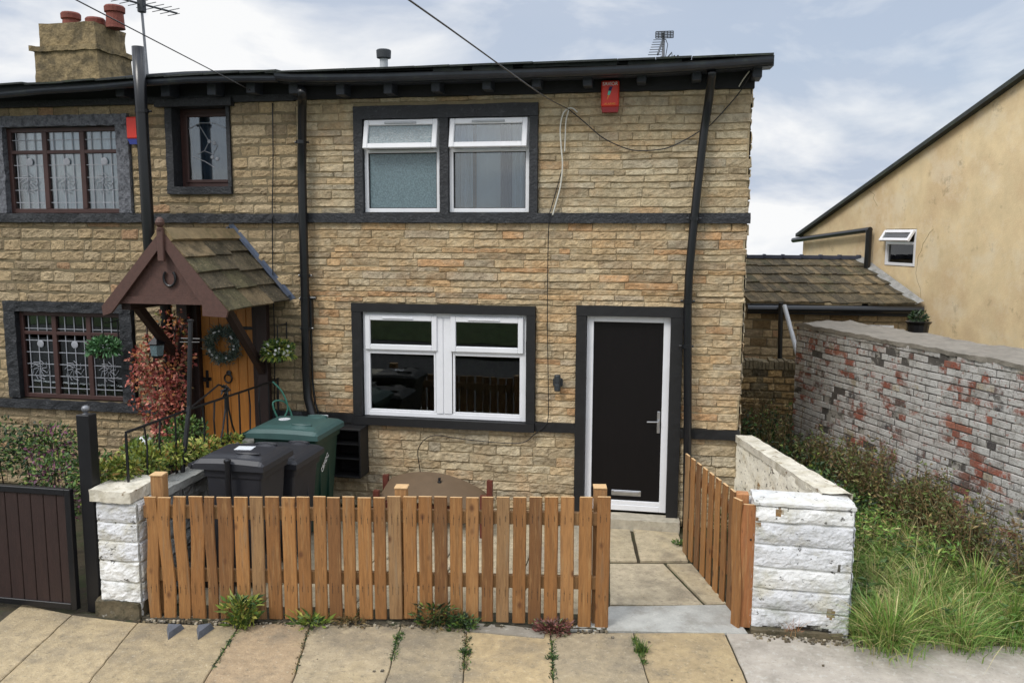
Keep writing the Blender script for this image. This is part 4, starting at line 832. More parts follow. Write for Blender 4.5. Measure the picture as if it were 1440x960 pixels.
def bare(b, blobs, base=None):
    for k, f in enumerate(b.f):
        c = sum((Vector(b.v[i]) for i in f), Vector())/len(f)
        for (x, z, rx, rz, cc) in blobs:
            if b.v[f[0]][1] < wy+.04+1e-3 and ((c.x-x)/rx)**2+((c.z-z)/rz)**2 < 1+.9*noise.noise(Vector((c.x*28, c.z*28, x))): b.c[k] = lin(cc)
        if base and c.z < base*(1+1.6*noise.noise(Vector((c.x*9, c.y*9, 3)))): b.c[k] = lin((62, 54, 42))
q1, q2, q3, q4 = atY(1096, 718, wy), atY(1168, 862, wy), atY(1140, 880, wy), atY(1085, 884, wy)
bare(b, [(q1.x, q1.z, .028, .035, (122, 92, 52)), (q2.x, q2.z, .035, .04, (126, 104, 72)), (q3.x, .055, .13, .035, (40, 36, 30)), (q4.x, .045, .09, .02, (48, 42, 34)), (wx0+.02, .86, .02, .05, (120, 92, 60)), (1.33, .55, .012, .03, (60, 54, 44))])
b.build('pillar_face', 'white_stone', rw)
# run of wall from the pillar back to the house
IN0, IN1 = (XR-.02, -.0), (1.23, -2.02); OUT0, OUT1 = (.90, .0), (1.42, -1.6)
def prismz(b, poly, zf, z0=0):
    pts = [Vector((x, y, zf(x, y))) for x, y in poly]; n = len(poly); b.face(pts)
    for i in range(n):
        p, q = pts[i], pts[(i+1) % n]; b.quad((p.x, p.y, z0), (q.x, q.y, z0), q, p)
b = MB(); rowsY = 28; rz = 14
def innerpt(t, v):
    x = IN0[0]+(IN1[0]-IN0[0])*t; y = IN0[1]+(IN1[1]-IN0[1])*t; ztop = .97+.05*t
    q = Vector((x*4, y*4, v*5)); d = .014*noise.noise(q*1.2)+.003*noise.noise(q*5)
    course = .003*noise.noise(q*9)
    return (x-(d-course)*.97, y-(d-course)*.25, v*ztop)
for i in range(rowsY*2):
    for j in range(rz*2):
        t0, t1, v0, v1 = i/(rowsY*2), (i+1)/(rowsY*2), j/(rz*2), (j+1)/(rz*2); b.quad(innerpt(t0, v0), innerpt(t1, v0), innerpt(t1, v1), innerpt(t0, v1))
b.build('inner_face', 'cream_wall', rw, smooth=True)
b = MB(); prismz(b, [(wx0+.003, wy+.004), (wx1-.003, wy+.004), (wx1-.003, -1.55), (OUT0[0], -.02), (IN0[0]+.03, -.02), (IN1[0]+.03, -2.0), (wx0+.003, -1.98)], lambda x, y: .97); b.c = [lin((205, 205, 200))]*len(b.f); b.build('wall_core', 'white_stone', rw)
b = MB(); nn_ = 40
for i in range(nn_):
    for j in range(4):
        def cp(t, s_):
            ix, iy = IN0[0]+(IN1[0]+.02-IN0[0])*t-.02, IN0[1]+(IN1[1]-IN0[1])*t; ox, oy = OUT0[0]+(1.45-OUT0[0])*t, OUT0[1]+(-2.02-OUT0[1])*t
            x, y = ix+(ox-ix)*s_, iy+(oy-iy)*s_; return Vector((x+.008*noise.noise(Vector((x*6, y*6, 2))), y, 1.0+.045*t+.012*noise.noise(Vector((x*9, y*9, 4)))))
        b.quad(cp(i/nn_, j/4), cp((i+1)/nn_, j/4), cp((i+1)/nn_, (j+1)/4), cp(i/nn_, (j+1)/4))
    for s_ in (0, 1):
        p, q = cp(i/nn_, s_), cp((i+1)/nn_, s_); b.quad(p, q, q-Vector((0, 0, .07)), p-Vector((0, 0, .07)))
b.build('coping', 'cap_stone', rw, smooth=False)
b = MB(); b.rough(wx0-.012, wx1+.008, wy-.018, -1.96, 1.0, 1.024, .04, .009, 7, col=lin((214, 214, 212))); b.build('pillar_cap', 'white_stone', rw)
b = MB(); b.rough(wx0, wx1-.05, wy-.07, wy+.05, -.01, .05, .04, .012, 9); b.build('footing', 'base_stone', rw)
# ================================================================== LEFT PILLAR AND DIVIDING WALL
lw = thing('garden_pillar', 'white painted stone block pillar with sloped cap at the left end of the fence', 'pillar', (-4.13, -2.8, 0))
px0, px1, pyf = -4.30, -3.955, -2.965
b = MB(); hs2 = [.165, .165, .16, .155, .155]
for (o, u, n, a, c) in (((0, pyf, .13), (1, 0, 0), (0, -1, 0), px0, px1), ((px1, 0, .13), (0, 1, 0), (1, 0, 0), pyf+.01, pyf+.4), ((px0, 0, .13), (0, 1, 0), (-1, 0, 0), pyf+.01, pyf+.4)):
    stones(b, o, u, n, a, c, 0, .80, [], (.14, .18), (.5, .6), PALWH, d0=(.006, .010), rgh=.009, cell=.02, gap=.006, wav=.006, jz=.003, bulge=.009, zs=hs2, seed=51)
b.box(px0+.003, px1-.003, pyf+.003, pyf+.4, .02, .93, col=lin((205, 205, 200))); b.build('block_shaft', 'white_stone', lw)
b = MB(); b.rough(px0-.04, px1+.0, pyf-.03, pyf+.3, -.01, .135, .05, .016, 8); b.build('base', 'base_stone', lw)
b = MB(); b.rough(px0-.03, px1-.03, pyf-.035, pyf+.40, .94, 1.03, .04, .014, 7); b.build('cap', 'cap_stone', lw)
dw = thing('dividing_wall', 'low grey stone wall dividing the two front gardens behind the bins', 'wall', (-4.1, -1.3, 0))
b = MB(); PALG = [((140, 140, 136), 2), ((124, 126, 124), 2), ((158, 158, 154), 1)]
stones(b, (-4.0, 0, 0), (0, 1, 0), (1, 0, 0), -2.55, -.02, 0, .86, [], (.13, .18), (.35, .6), PALG, d0=(.01, .02), rgh=.016, cell=.04, gap=.008, wav=.02, seed=61)
b.box(-4.3, -4.001, -2.56, -.02, 0, .86, col=lin((120, 120, 116))); b.build('wall_face', 'grey_wall', dw)
b = MB(); b.rough(-4.14, -3.96, -2.55, -.03, .86, .92, .06, .012, 6, col=lin((158, 158, 152))); b.build('coping', 'grey_wall', dw)

# railings --------------------------------------------------------------
rl = thing('iron_railing', 'black wrought iron railing with scrolls on top of the dividing wall', 'railing', (-4.15, -1.3, .9))
xr = -4.17
b = MB(); b.tube([(xr, -2.74, 1.43), (xr, -1.85, 1.43), (xr, -.62, 1.41), (xr, -.08, 1.40)], .012, 8); b.build('handrail', 'iron', rl)
b = MB(); b.tube([(xr, -2.74, 1.0), (xr, -.08, .97)], .010, 8); b.build('bottom_rail', 'iron', rl)
for k, y in enumerate((-2.74, -2.5, -2.28, -2.06, -1.62, -1.4, -.94, -.74, -.5, -.3, -.08)):
    b = MB(); bw = .03*math.sin(k*2.1) if y not in (-2.74, -.08) else 0
    b.tube([(xr, y, .9), (xr, y+bw*.5, 1.06), (xr, y+bw, 1.24), (xr, y, 1.42)], .011 if bw == 0 else .008, 6); b.build('baluster', 'iron', rl)
b = MB(); yc, zc = -1.18, 1.48
for k in range(10):
    a = k*.628; b.tube([(xr, yc, zc), (xr+.02*math.cos(a*3), yc+.035*math.cos(a), zc+.035*math.sin(a)), (xr-.02, yc+.07*math.cos(a+.5), zc+.06*math.sin(a+.5))], [.014, .011, .006], 6)
for s_ in (-1, 1):
    b.tube([(xr, yc+s_*.02, zc), (xr, yc+s_*.03, 1.3), (xr, yc+s_*.09, 1.12), (xr, yc+s_*.14, 1.02), (xr, yc+s_*.1, .97), (xr, yc+s_*.05, 1.0), (xr, yc+s_*.07, 1.05)], .009, 6)
b.tube([(xr, yc, zc), (xr, yc, .98)], .009, 6)
for k in range(6): a = k*1.05; b.tube([(xr, yc, 1.02), (xr+.02, yc+.06*math.cos(a), 1.02+.05*math.sin(a))], [.012, .005], 5)
b.tube([(xr, -1.85, 1.43), (xr-.02, -1.5, 1.50), (xr-.01, -1.3, 1.56), (xr, -1.2, 1.52)], .009, 6); b.build('scroll', 'iron', rl)
lpst = thing('iron_post', 'tall bent black iron post with a crossbar standing before the oak door', 'post', (-4.15, -1.9, .9))
b = MB(); pp = [atX(x, y, -4.12) for x, y in ((254, 705), (257, 660), (262, 610), (266, 570), (267, 500), (268, 452))]; b.tube([(pp[0].x, pp[0].y, .85)]+pp, .021, 8); b.build('shaft', 'iron', lpst)
b = MB(); t_ = pp[-1]; c_ = atX(268, 476, -4.12)
b.tube([c_-Vector((.09, .0, .0)), c_+Vector((.09, 0, 0))], .007, 6); b.tube([c_-Vector((.085, .03, .03)), c_+Vector((.085, 0, -.03))], .006, 6); b.lathe(tuple(t_), [(.03, 0), (.03, .015), (.018, .02)], 8); b.build('crossbar', 'iron', lpst)
sp = thing('iron_post', 'short black iron post between the dividing wall and the black bin', 'post', (-4.0, -2.0, 0))
b = MB(); q0, q1 = atY(320, 655, -2.42), atY(320, 700, -2.42); b.tube([(q0.x, q0.y, 0), (q0.x, q0.y, q0.z+.03)], .024, 10); b.lathe((q0.x, q0.y, q0.z+.03), [(.03, 0), (.03, .02), (.01, .03)], 10); b.build('shaft', 'iron', sp)
gp = thing('gate_post', 'square black metal gate post with small ball finial left of the white pillar', 'post', (-4.4, -2.9, 0))
b = MB(); b.bbox(-4.46, -4.35, -2.93, -2.83, 0, 1.60, .005); b.build('shaft', 'iron', gp)
b = MB(); b.lathe((-4.405, -2.88, 1.60), [(.03, 0), (.012, .005), (.012, .012), (.028, .022), (.034, .04), (.026, .06), (.008, .068)], 14); b.build('ball_finial', 'alu', gp, smooth=True)
ng = thing('garden_gate', 'dark panelled neighbour gate at the far left edge beside the pillar', 'gate', (-4.9, -2.95, 0))
b = MB()
for k in range(9): b.bbox(-5.55+k*.115, -5.55+k*.115+.109, -2.985, -2.955, .05, 1.0, .004)
b.build('boards', 'brown_dark', ng)
b = MB(); ring(b, -5.57, -4.50, .04, 1.02, -3.0, -2.95, .05); b.build('gate_frame', 'iron', ng)

# ================================================================== BINS
def bin_(label, x0, y0, L, W, H, mb, ml, group):
    t = thing('wheelie_bin', label, 'wheelie bin', (x0+L/2, y0+W/2, 0), group)
    # long side along x, hinge on the left, tapered body
    b = MB(); tp = .05; zb, zt = .06, H-.10
    P = []
    for z, s_ in ((zb, 1), (zt-.08, .12), (zt-.08, -.15), (zt, -.3)):
        e = tp*s_; P.append([(x0+.06+e, y0+.03+e, z), (x0+L-.03-e*1.4, y0+.03+e, z), (x0+L-.03-e*1.4, y0+W-.03-e, z), (x0+.06+e, y0+W-.03-e, z)])
    def rnd8(q, r=.035):
        out = []; n = 4
        for i in range(n):
            a, c, d = Vector(q[i-1]), Vector(q[i]), Vector(q[(i+1) % n]); u, v = (a-c).normalized(), (d-c).normalized()
            for k in range(4): tt = k/3; out.append(c+u*r*(1-tt)**2+v*r*tt**2)
        return out
    rings = []
    for q in P:
        i = len(b.v); pts = rnd8(q); b.v += [tuple(p) for p in pts]; rings.append(i)
    n = 16
    for a, c in zip(rings, rings[1:]):
        for k in range(n): k2 = (k+1) % n; b.f.append((a+k, a+k2, c+k2, c+k)); b.c.append((1, 1, 1)); b.mi.append(0)
    b.f.append(tuple(rings[0]+k for k in range(n))[::-1]); b.c.append((1, 1, 1)); b.mi.append(0)
    b.bbox(x0+.03, x0+L-.005, y0+.005, y0+W-.005, zt-.015, zt+.02, .01)
    for yy_ in (y0+W*.3, y0+W*.62): b.bbox(x0+L-.075, x0+L-.052, yy_-.012, yy_+.012, .3, zt-.1, .004)
    for xx in (x0+L*.3, x0+L*.68): b.bbox(xx-.012, xx+.012, y0+.045, y0+.06, .25, zt-.12, .004)
    body = b.build('bin_body', mb, t)
    # lid: domed grid
    b = MB(); NX, NY = 26, 20; zl = zt+.022; idx = {}
    def lz(u, v):
        ed = min(u, 1-u, v, 1-v)
        h = .012+.040*min(1, ed/.06)
        if .1 < u < .93 and .12 < v < .88: h += .016*min(1, min(u-.1, .93-u, v-.12, .88-v)/.05)
        for vc in (.2, .8):   # finger grips along the two long sides
            d = ((u-.70)/.14)**2+((v-vc)/.10)**2
            if d < 1: h += .022*(1-d)
        h += .012*math.sin(math.pi*u)
        return zl+h
    for i in range(NX+1):
        for j in range(NY+1):
            u, v = i/NX, j/NY; idx[i, j] = len(b.v); b.v.append((x0-.01+(L+.02)*u, y0-.012+(W+.024)*v, lz(u, v)))
    for i in range(NX):
        for j in range(NY): b.f.append((idx[i, j], idx[i+1, j], idx[i+1, j+1], idx[i, j+1])); b.c.append((1, 1, 1)); b.mi.append(0)
    edge = [(i, 0) for i in range(NX+1)]+[(NX, j) for j in range(1, NY+1)]+[(i, NY) for i in range(NX-1, -1, -1)]+[(0, j) for j in range(NY-1, 0, -1)]
    low = {}
    for e in edge: v = b.v[idx[e]]; low[e] = len(b.v); b.v.append((v[0], v[1], zl-.035))
    for a, c in zip(edge, edge[1:]+edge[:1]): b.f.append((low[a], low[c], idx[c], idx[a])); b.c.append((1, 1, 1)); b.mi.append(0)
    lid = b.build('lid', ml, t, smooth=False)
    for vc in (.2, .8):
        b = MB(); cy = y0+W*vc; cx_ = x0+L*.70; s_ = -1 if vc < .5 else 1
        b.tube([(cx_+.10*math.cos(a)*1.0, cy+s_*(-.01)+s_*.035*math.sin(a), lz(.7, vc)-.014+.006*math.sin(a)) for a in [math.pi*k/10 for k in range(11)]], .010, 6); b.build('lid_grip', ml, lid)
    b = MB(); b.tube([(x0-.055, y0-.0, zl-.01), (x0-.055, y0+W, zl-.01)], .017, 8)
    for yy_ in (y0+.03, y0+W*.5, y0+W-.03): b.bbox(x0-.06, x0+.05, yy_-.02, yy_+.02, zl-.045, zl+.0, .006)
    b.build('handle_bar', mb, t)
    for yy_ in (y0+.03, y0+W-.03-.05):
        b = MB(); b.lathe((x0+.05, yy_, .10), [(.03, 0), (.10, .0), (.10, .05), (.03, .05)], 22, ax='y'); b.build('wheel', 'rubber', t)
    return t, lid, zl, lz
g_ = 'wheelie bins in the front garden'
t1, lid1, zl1, lz1 = bin_('black wheelie bin nearest the fence with a pale paper label on its lid', -3.80, -2.38, .60, .54, 1.17, 'bin_black', 'bin_black', g_)
M = Matrix.Translation((-3.50, -2.10, zl1+.083))@Matrix.Rotation(R(8), 4, 'Z'); b = MB(); b.bbox(-.075, .075, -.06, .06, -.001, .003, .001, M=M); b.build('label', 'label', lid1)
t2, lid2, zl2, _ = bin_('black wheelie bin without a label tucked between the labelled one and the green one', -3.80, -1.80, .62, .60, 1.03, 'bin_black', 'bin_black', g_)
t3, lid3, zl3, _ = bin_('dark green wheelie bin with a faded green lid by the wall', -4.00, -1.12, .73, .66, 1.12, 'bin_green', 'lid_green', g_)
b = MB(); b.lathe((-3.78, -.75, zl3+.078), [(.06, 0), (.06, .004)], 20); b.build('round_sticker', 'label', lid3)
b = MB(); b.bbox(-3.54, -3.42, -.62, -.48, zl3+.064, zl3+.082, .001); b.build('label', 'label', lid3)
b = MB(); b.bbox(-3.52, -3.44, -.58, -.52, zl3+.082, zl3+.084, .001); b.build('label_print', 'orange_label', lid3)
tp_ = atX(457, 650, -3.297); text('CBMDC', .07, (-3.297, tp_.y, tp_.z), Matrix.Rotation(R(90), 3, 'Z')@Matrix.Rotation(R(90), 3, 'X')@Matrix.Rotation(R(38), 3, 'Z'), 'lettering', 'white_ink', t3, .9)

# black open-front wall box
bx = thing('wall_cabinet', 'black open fronted box with shelves fixed low on the wall beside the bins', 'cabinet', (-3.3, -.1, .4))
b = MB(); a0, a1 = atY(466, 668, -.28), atY(500, 606, -.28); x0, x1, z0, z1 = a0.x, a1.x+.05, a0.z, a1.z
b.bbox(x0, x0+.02, -.28, -.03, z0, z1, .003); b.bbox(x1-.02, x1, -.28, -.03, z0, z1, .003); b.bbox(x0-.005, x1+.005, -.285, -.03, z1, z1+.02, .003); b.bbox(x0, x1, -.28, -.03, z0-.02, z0, .003); b.bbox(x0+.02, x1-.02, -.05, -.032, z0, z1, .003)
b.build('carcass', 'black_frame', bx)
for z in (z0+(z1-z0)*.36, z0+(z1-z0)*.68): b = MB(); b.bbox(x0+.02, x1-.02, -.275, -.05, z, z+.014, .002); b.build('shelf', 'black_frame', bx)

# brown arched bench
bn = thing('garden_bench', 'low brown bench with an arched panel and dark red ends against the wall', 'bench', (-2.2, -.6, 0))
b = MB(); N = 24; yb_, yf_ = -.38, -.80
T0, T1 = atY(548, 675, yb_), atY(684, 688, yb_)
def topz(t): return .41+.16*math.sin(math.pi*min(1, max(0, t*.92+.08)))**.8-.06*t
def bp(t, s_): # s_=0 back, 1 front
    x = -2.78+1.03*t; y = yb_+(yf_-yb_)*s_; return Vector((x, y, topz(t)-.10*s_-.03*s_*math.sin(math.pi*t)))
for i in range(N):
    t0, t1 = i/N, (i+1)/N
    for s0, s1 in ((0, .33), (.33, .66), (.66, 1)): b.quad(bp(t0, s1), bp(t1, s1), bp(t1, s0), bp(t0, s0)); b.quad(bp(t0, s0)-Vector((0, 0, .03)), bp(t1, s0)-Vector((0, 0, .03)), bp(t1, s1)-Vector((0, 0, .03)), bp(t0, s1)-Vector((0, 0, .03)))
    for s_ in (0, 1): p, q = bp(t0, s_), bp(t1, s_); b.quad(p, q, q-Vector((0, 0, .03)), p-Vector((0, 0, .03)))
for t in (0, 1): p, q = bp(t, 0), bp(t, 1); b.quad(p, q, q-Vector((0, 0, .03)), p-Vector((0, 0, .03)))
b.build('seat', 'bench', bn)
b = MB(); p = bp(.55, .35); b.lathe((p.x, p.y, p.z-.005), [(.022, 0), (.02, .012), (.01, .02), (.016, .035), (.012, .05)], 12); b.build('knob', 'iron', bn)
for x, y in ((-2.82, -.42), (-2.80, -.78), (-1.71, -.42), (-1.71, -.74)):
    b = MB(); b.rough(x-.028, x+.028, y-.028, y+.028, 0, .50 if y > -.5 else .44, .08, .004, 8); b.build('leg', 'red_wood', bn)
b = MB(); b.bbox(-2.8, -1.73, -.60, -.56, .2, .26, .004); b.build('stretcher', 'red_wood', bn)

# ================================================================== PLANTS
def leafball(b, c, r, n, L, w, cols, flat=1., shell=.4):
    c = Vector(c)
    for _ in range(n):
        d = Vector((rnd.gauss(0, 1), rnd.gauss(0, 1), rnd.gauss(0, 1))).normalized(); rr = r*(shell+(1-shell)*rnd.random()**.5)
        p = c+Vector((d.x*rr, d.y*rr, d.z*rr*flat)); dd = d+Vector((rnd.gauss(0, .6), rnd.gauss(0, .6), rnd.gauss(0, .6))); b.leaf(p, dd, L*rnd.uniform(.6, 1.3), w*rnd.uniform(.7, 1.2), pick(cols))
GR = [((66, 92, 38), 3), ((84, 112, 46), 2), ((46, 70, 32), 2), ((120, 134, 58), 1)]
YG = [((140, 148, 60), 2), ((112, 130, 50), 2), ((166, 160, 80), 1.2), ((84, 104, 42), 2), ((150, 118, 60), .5)]
DG = [((40, 62, 34), 3), ((56, 78, 40), 2), ((30, 46, 28), 2)]
RD = [((166, 86, 76), 3), ((186, 108, 88), 2), ((128, 58, 54), 2), ((180, 124, 74), 1.3), ((112, 98, 56), 1), ((204, 136, 116), 1.3)]
BR = [((118, 98, 62), 3), ((98, 80, 52), 2), ((146, 126, 82), 1.4), ((78, 84, 44), 1.4)]
# wreath
wr = thing('wreath', 'grey green foliage wreath hanging on the oak door', 'wreath', (-4.80, 0, 1.75))
b = MB(); wc = atY(315, 484, -.03); rr = .155
b.tube([(wc.x+rr*math.cos(a), -.03, wc.z+rr*math.sin(a)) for a in [k*math.pi/12 for k in range(25)]], .03, 8, col=lin((50, 60, 44))); 
for _ in range(1900):
    a = rnd.uniform(0, 6.283); d = Vector((math.cos(a), 0, math.sin(a))); p = Vector((wc.x, -.05, wc.z))+d*rr*rnd.gauss(1, .19)+Vector((0, rnd.uniform(-.04, .02), 0)); dd = Vector((rnd.gauss(0, 1), -abs(rnd.gauss(0, .6)), rnd.gauss(0, 1)))+d*.3; b.leaf(p, dd, rnd.uniform(.03, .07), .012, pick([((84, 98, 92), 3), ((112, 124, 116), 2), ((62, 78, 58), 2), ((132, 138, 116), 1)]))
b.build('foliage', 'leaf', wr)
b = MB()
for _ in range(14): a = rnd.uniform(0, 6.283); b.lathe((wc.x+rr*math.cos(a), -.10, wc.z+rr*math.sin(a)), [(.003, -.012), (.012, -.006), (.012, .006), (.003, .012)], 7)
b.build('berries', 'globe', wr)
# hanging baskets
def basket(px, py, y, r, label, cols, fl, name='hanging_basket'):
    c = atY(px, py, y); t = thing(name, label, 'hanging basket', tuple(c))
    b = MB(); b.lathe((c.x, c.y, c.z-r*.55), [(.02, -r*.35), (r*.45, -r*.25), (r*.68, 0), (r*.72, r*.25)], 16); b.build('basket', 'brown_dark', t)
    b = MB(); leafball(b, c, r, 900, .055, .024, cols, .62)
    for k in range(60): a = rnd.uniform(0, 6.28); b.leaf(c+Vector((math.cos(a)*r*.9, math.sin(a)*r*.9, -.05)), Vector((math.cos(a), math.sin(a), -rnd.uniform(.5, 1.5))), .08, .02, pick(cols))
    if fl:
        for _ in range(34):
            d = Vector((rnd.gauss(0, 1), -abs(rnd.gauss(0, 1)), rnd.gauss(0, .7))).normalized(); p = c+Vector((d.x*r, d.y*r, d.z*r*.62)); b.lathe(tuple(p), [(.013, -.003), (.016, 0), (.008, .004)], 7, col=(.75, .75, .72), ax='y')
    b.build('foliage', 'leaf', t)
    b = MB(); b.tube([(c.x, -.04, c.z+.28), (c.x, -.04, c.z-.05)], .008, 6); b.tube([(c.x, -.04, c.z+.26), (c.x, c.y, c.z+.26), (c.x, c.y, c.z+.1)], .007, 6); b.build('bracket', 'iron', t)
basket(391, 492, -.26, .155, 'hanging basket with white flowers between the porch and the drainpipe', YG+GR, True)
basket(146, 487, -.30, .155, 'round clipped green hanging basket before the leaded ground floor window', [((70, 112, 62), 3), ((96, 140, 96), 2), ((48, 84, 48), 2)], False)
# red creeper
cr = thing('climbing_plant', 'red leaved climbing plant covering the left side of the porch', 'climber', (-5.4, -.3, 0))
b = MB()
for k in range(9):
    x = rnd.uniform(-5.55, -5.15); pts = []; z = .0
    while z < 2.0: pts.append((x+.06*math.sin(z*4+k), -.22+.08*math.sin(z*3+k*2), z)); z += .2; x += rnd.uniform(-.05, .05)
    b.tube(pts, .010, 5, col=lin((84, 60, 46)))
b.build('stem', 'brown_dark', cr)
b = MB()
for px, py, y, r, n in ((245, 452, -.22, .16, 130), (222, 478, -.4, .13, 200), (205, 505, -.45, .16, 330), (235, 520, -.45, .17, 330), (198, 535, -.45, .13, 240), (225, 548, -.45, .18, 420), (250, 545, -.4, .13, 220), (240, 572, -.45, .15, 320), (215, 580, -.5, .11, 150), (232, 597, -.5, .14, 220), (250, 490, -.3, .14, 180), (262, 505, -.3, .1, 100), (252, 466, -.2, .12, 120), (225, 618, -.5, .1, 60), (193, 567, -.5, .08, 70)):
    c = atY(px, py, y); leafball(b, c, r*1.12, int(n*.62), .05, .034, RD if py > 470 else RD+[((170, 110, 50), 4), ((110, 110, 50), 2)], .95, .1)
b.build('foliage', 'leaf', cr)
# lantern
ln = thing('wall_lantern', 'black wall lantern half hidden in the red climbing plant', 'lantern', (-5.3, -.6, 1.8))
c = atY(221, 490, -.62); b = MB(); b.lathe((c.x, c.y, c.z), [(.05, -.1), (.065, -.08), (.08, .05), (.1, .055), (.03, .12), (.012, .15)], 6); b.build('lantern_frame', 'iron', ln)
b = MB(); b.lathe((c.x, c.y, c.z-.07), [(.068, 0), (.0815, .11)], 6); b.build('glass', 'frosted', ln)
b = MB(); b.tube([(c.x, c.y, c.z+.14), (c.x, c.y+.1, c.z+.2), (c.x, -.03, c.z+.1)], .010, 6); b.build('bracket', 'iron', ln)
# hedge on dividing wall etc.
def shrub(label, blobs, cols, L=.05, w=.028, name='shrub', cat='shrub', group=None, stem=True):
    c0 = Vector(blobs[0][0]); t = thing(name, label, cat, (c0.x, c0.y, 0), group); b = MB()
    for c, r, n in blobs: leafball(b, c, r, n, L, w, cols, .8, .15)
    b.build('foliage', 'leaf', t)
    b = MB()
    for c, r, n in blobs:
        for k in range(3): b.tube([(c[0]+rnd.uniform(-.3, .3)*r, c[1]+rnd.uniform(-.3, .3)*r, 0), (c[0]+rnd.uniform(-.4, .4)*r, c[1]+rnd.uniform(-.4, .4)*r, c[2]+r*.4)], [.01, .004], 5)
    b.build('stem', 'brown_dark', t); return t
shrub('yellow green low shrub growing on the dividing wall behind the white pillar', [((-4.28, -2.62, 1.1), .13, 420), ((-4.22, -2.35, 1.08), .14, 420), ((-4.38, -2.3, 1.12), .15, 420), ((-4.2, -2.05, 1.06), .13, 380), ((-4.4, -2.7, 1.08), .12, 260), ((-4.18, -1.8, 1.03), .13, 320), ((-4.2, -1.5, 1.0), .12, 280), ((-4.12, -1.2, .98), .1, 200)], YG)
shrub('dark green shrub inside the neighbour garden below the red climber', [((-4.75, -1.6, .9), .25, 700), ((-4.6, -1.2, 1.05), .2, 420), ((-5.1, -1.9, .8), .25, 500)], GR)
shrub('purple tinged leafy shrub at the far left garden edge', [((-5.5, -1.9, .75), .26, 600), ((-5.8, -1.6, .95), .24, 500), ((-5.2, -2.3, .62), .22, 400)], GR+[((110, 60, 84), 2), ((84, 50, 70), 1)])
shrub('bushy green shrub under the leaded window at far left', [((-6.4, -1.0, .7), .4, 900), ((-6.9, -1.1, .75), .4, 900), ((-7.5, -1.0, .7), .4, 700)], DG+GR)
gb = thing('globe_lamp', 'pale round garden globe on a black stand under the red climber', 'garden globe', (-5.2, -1, 0))
c = atY(203, 624, -1.0); b = MB(); b.lathe(tuple(c), [(.02, -.085), (.07, -.055), (.09, 0), (.07, .055), (.02, .085)], 18); b.build('globe', 'globe', gb, smooth=True)
b = MB(); b.tube([(c.x, c.y, 0), (c.x, c.y, c.z-.09)], .02, 8); b.bbox(c.x-.16, c.x+.3, c.y-.08, c.y+.08, c.z-.12, c.z-.095, .004); b.build('stand', 'iron', gb)
cable('green garden hose looping over the railing behind the green bin', [(-4.12, -.30, 1.42), (-4.02, -.28, 1.30), (-3.98, -.25, 1.12), (-4.05, -.3, 1.0), (-4.1, -.35, 1.2), (-4.0, -.22, 1.16), (-3.9, -.24, .8), (-3.9, -.24, .1)], .010, 'hose', 'garden_hose', 'hose')

# pavement weeds
def weed(px, py, label, cols, r=.08, n=60, L=.06, w=.02, blades=0, h=.1, bl=None, flat=.5, zc=.05):
    p = atZ(px, py, .015); b = MB()
    for _ in range(n):
        a = rnd.uniform(0, 6.28); q = p+Vector((math.cos(a), math.sin(a)*.7, 0))*r*rnd.random(); b.leaf(q+Vector((0, 0, rnd.uniform(0, zc))), Vector((math.cos(a), math.sin(a), rnd.uniform(-.1, 1.2))), L*rnd.uniform(.5, 1.3), w, pick(cols))
    for _ in range(blades):
        a = rnd.uniform(0, 6.28); q = p+Vector((math.cos(a), math.sin(a)*.7, 0))*r*rnd.random(); b.blade(q, h*rnd.uniform(.5, 1.2), .005, Vector((rnd.gauss(0, .4), rnd.gauss(0, .4), 0))*h, pick(bl or cols))
    o = b.build('weed', 'leaf'); return tag(o, label, 'weed', 'weeds along the foot of the fence')
weed(340, 878, 'leafy green weed sprouting at the fence foot near the two blue stones', GR+YG, .13, 240, .08, .026, 80, .26, zc=.2)
weed(437, 876, 'flat green and straw weed under the middle left pickets', YG+GR, .13, 90, .10, .022, 40, .12, zc=.04)
weed(492, 874, 'dry brown tangle at the fence foot left of centre', BR, .15, 220, .06, .010, 90, .10, zc=.05)
weed(612, 878, 'dark green weed with pale dead stems under the centre pickets', GR+BR+DG, .16, 320, .06, .02, 90, .22, zc=.16)
weed(650, 884, 'mixed green weed at the fence foot beside the grey kerb stone', GR+DG, .11, 170, .05, .018, 60, .16, zc=.09)
weed(655, 918, 'mossy green tuft in the pavement joint below the centre', GR+DG, .045, 70, .03, .01, 30, .05, zc=.02)
weed(776, 888, 'reddish brown weed patch at the fence foot near the gate opening', [((112, 66, 62), 3), ((140, 92, 84), 1.5), ((80, 60, 48), 2), ((88, 96, 50), 1)], .14, 420, .045, .016, 50, .09, zc=.07)
weed(776, 925, 'thin moss line in the joint below the reddish weed', DG+GR, .04, 50, .025, .01, 10, .03, zc=.01)
weed(901, 916, 'small bright green grass tuft in the pavement joint before the path', GR, .05, 20, .03, .01, 130, .09, zc=.02)
weed(560, 898, 'thin green moss strip in the joint left of centre', GR, .03, 40, .025, .01, 20, .04, zc=.01)
weed(1112, 892, 'dry straw coloured twig weed at the foot of the white wall', [((150, 100, 70), 2), ((168, 130, 90), 1)], .07, 12, .05, .008, 26, .16, zc=.02)
weed(955, 766, 'small green weed at the back of the garden path', GR, .06, 60, .04, .02, 10, .06, zc=.04)
weed(1020, 760, 'green weed between the side pickets and the cream wall', GR+DG, .14, 160, .07, .03, 20, .2, zc=.3)
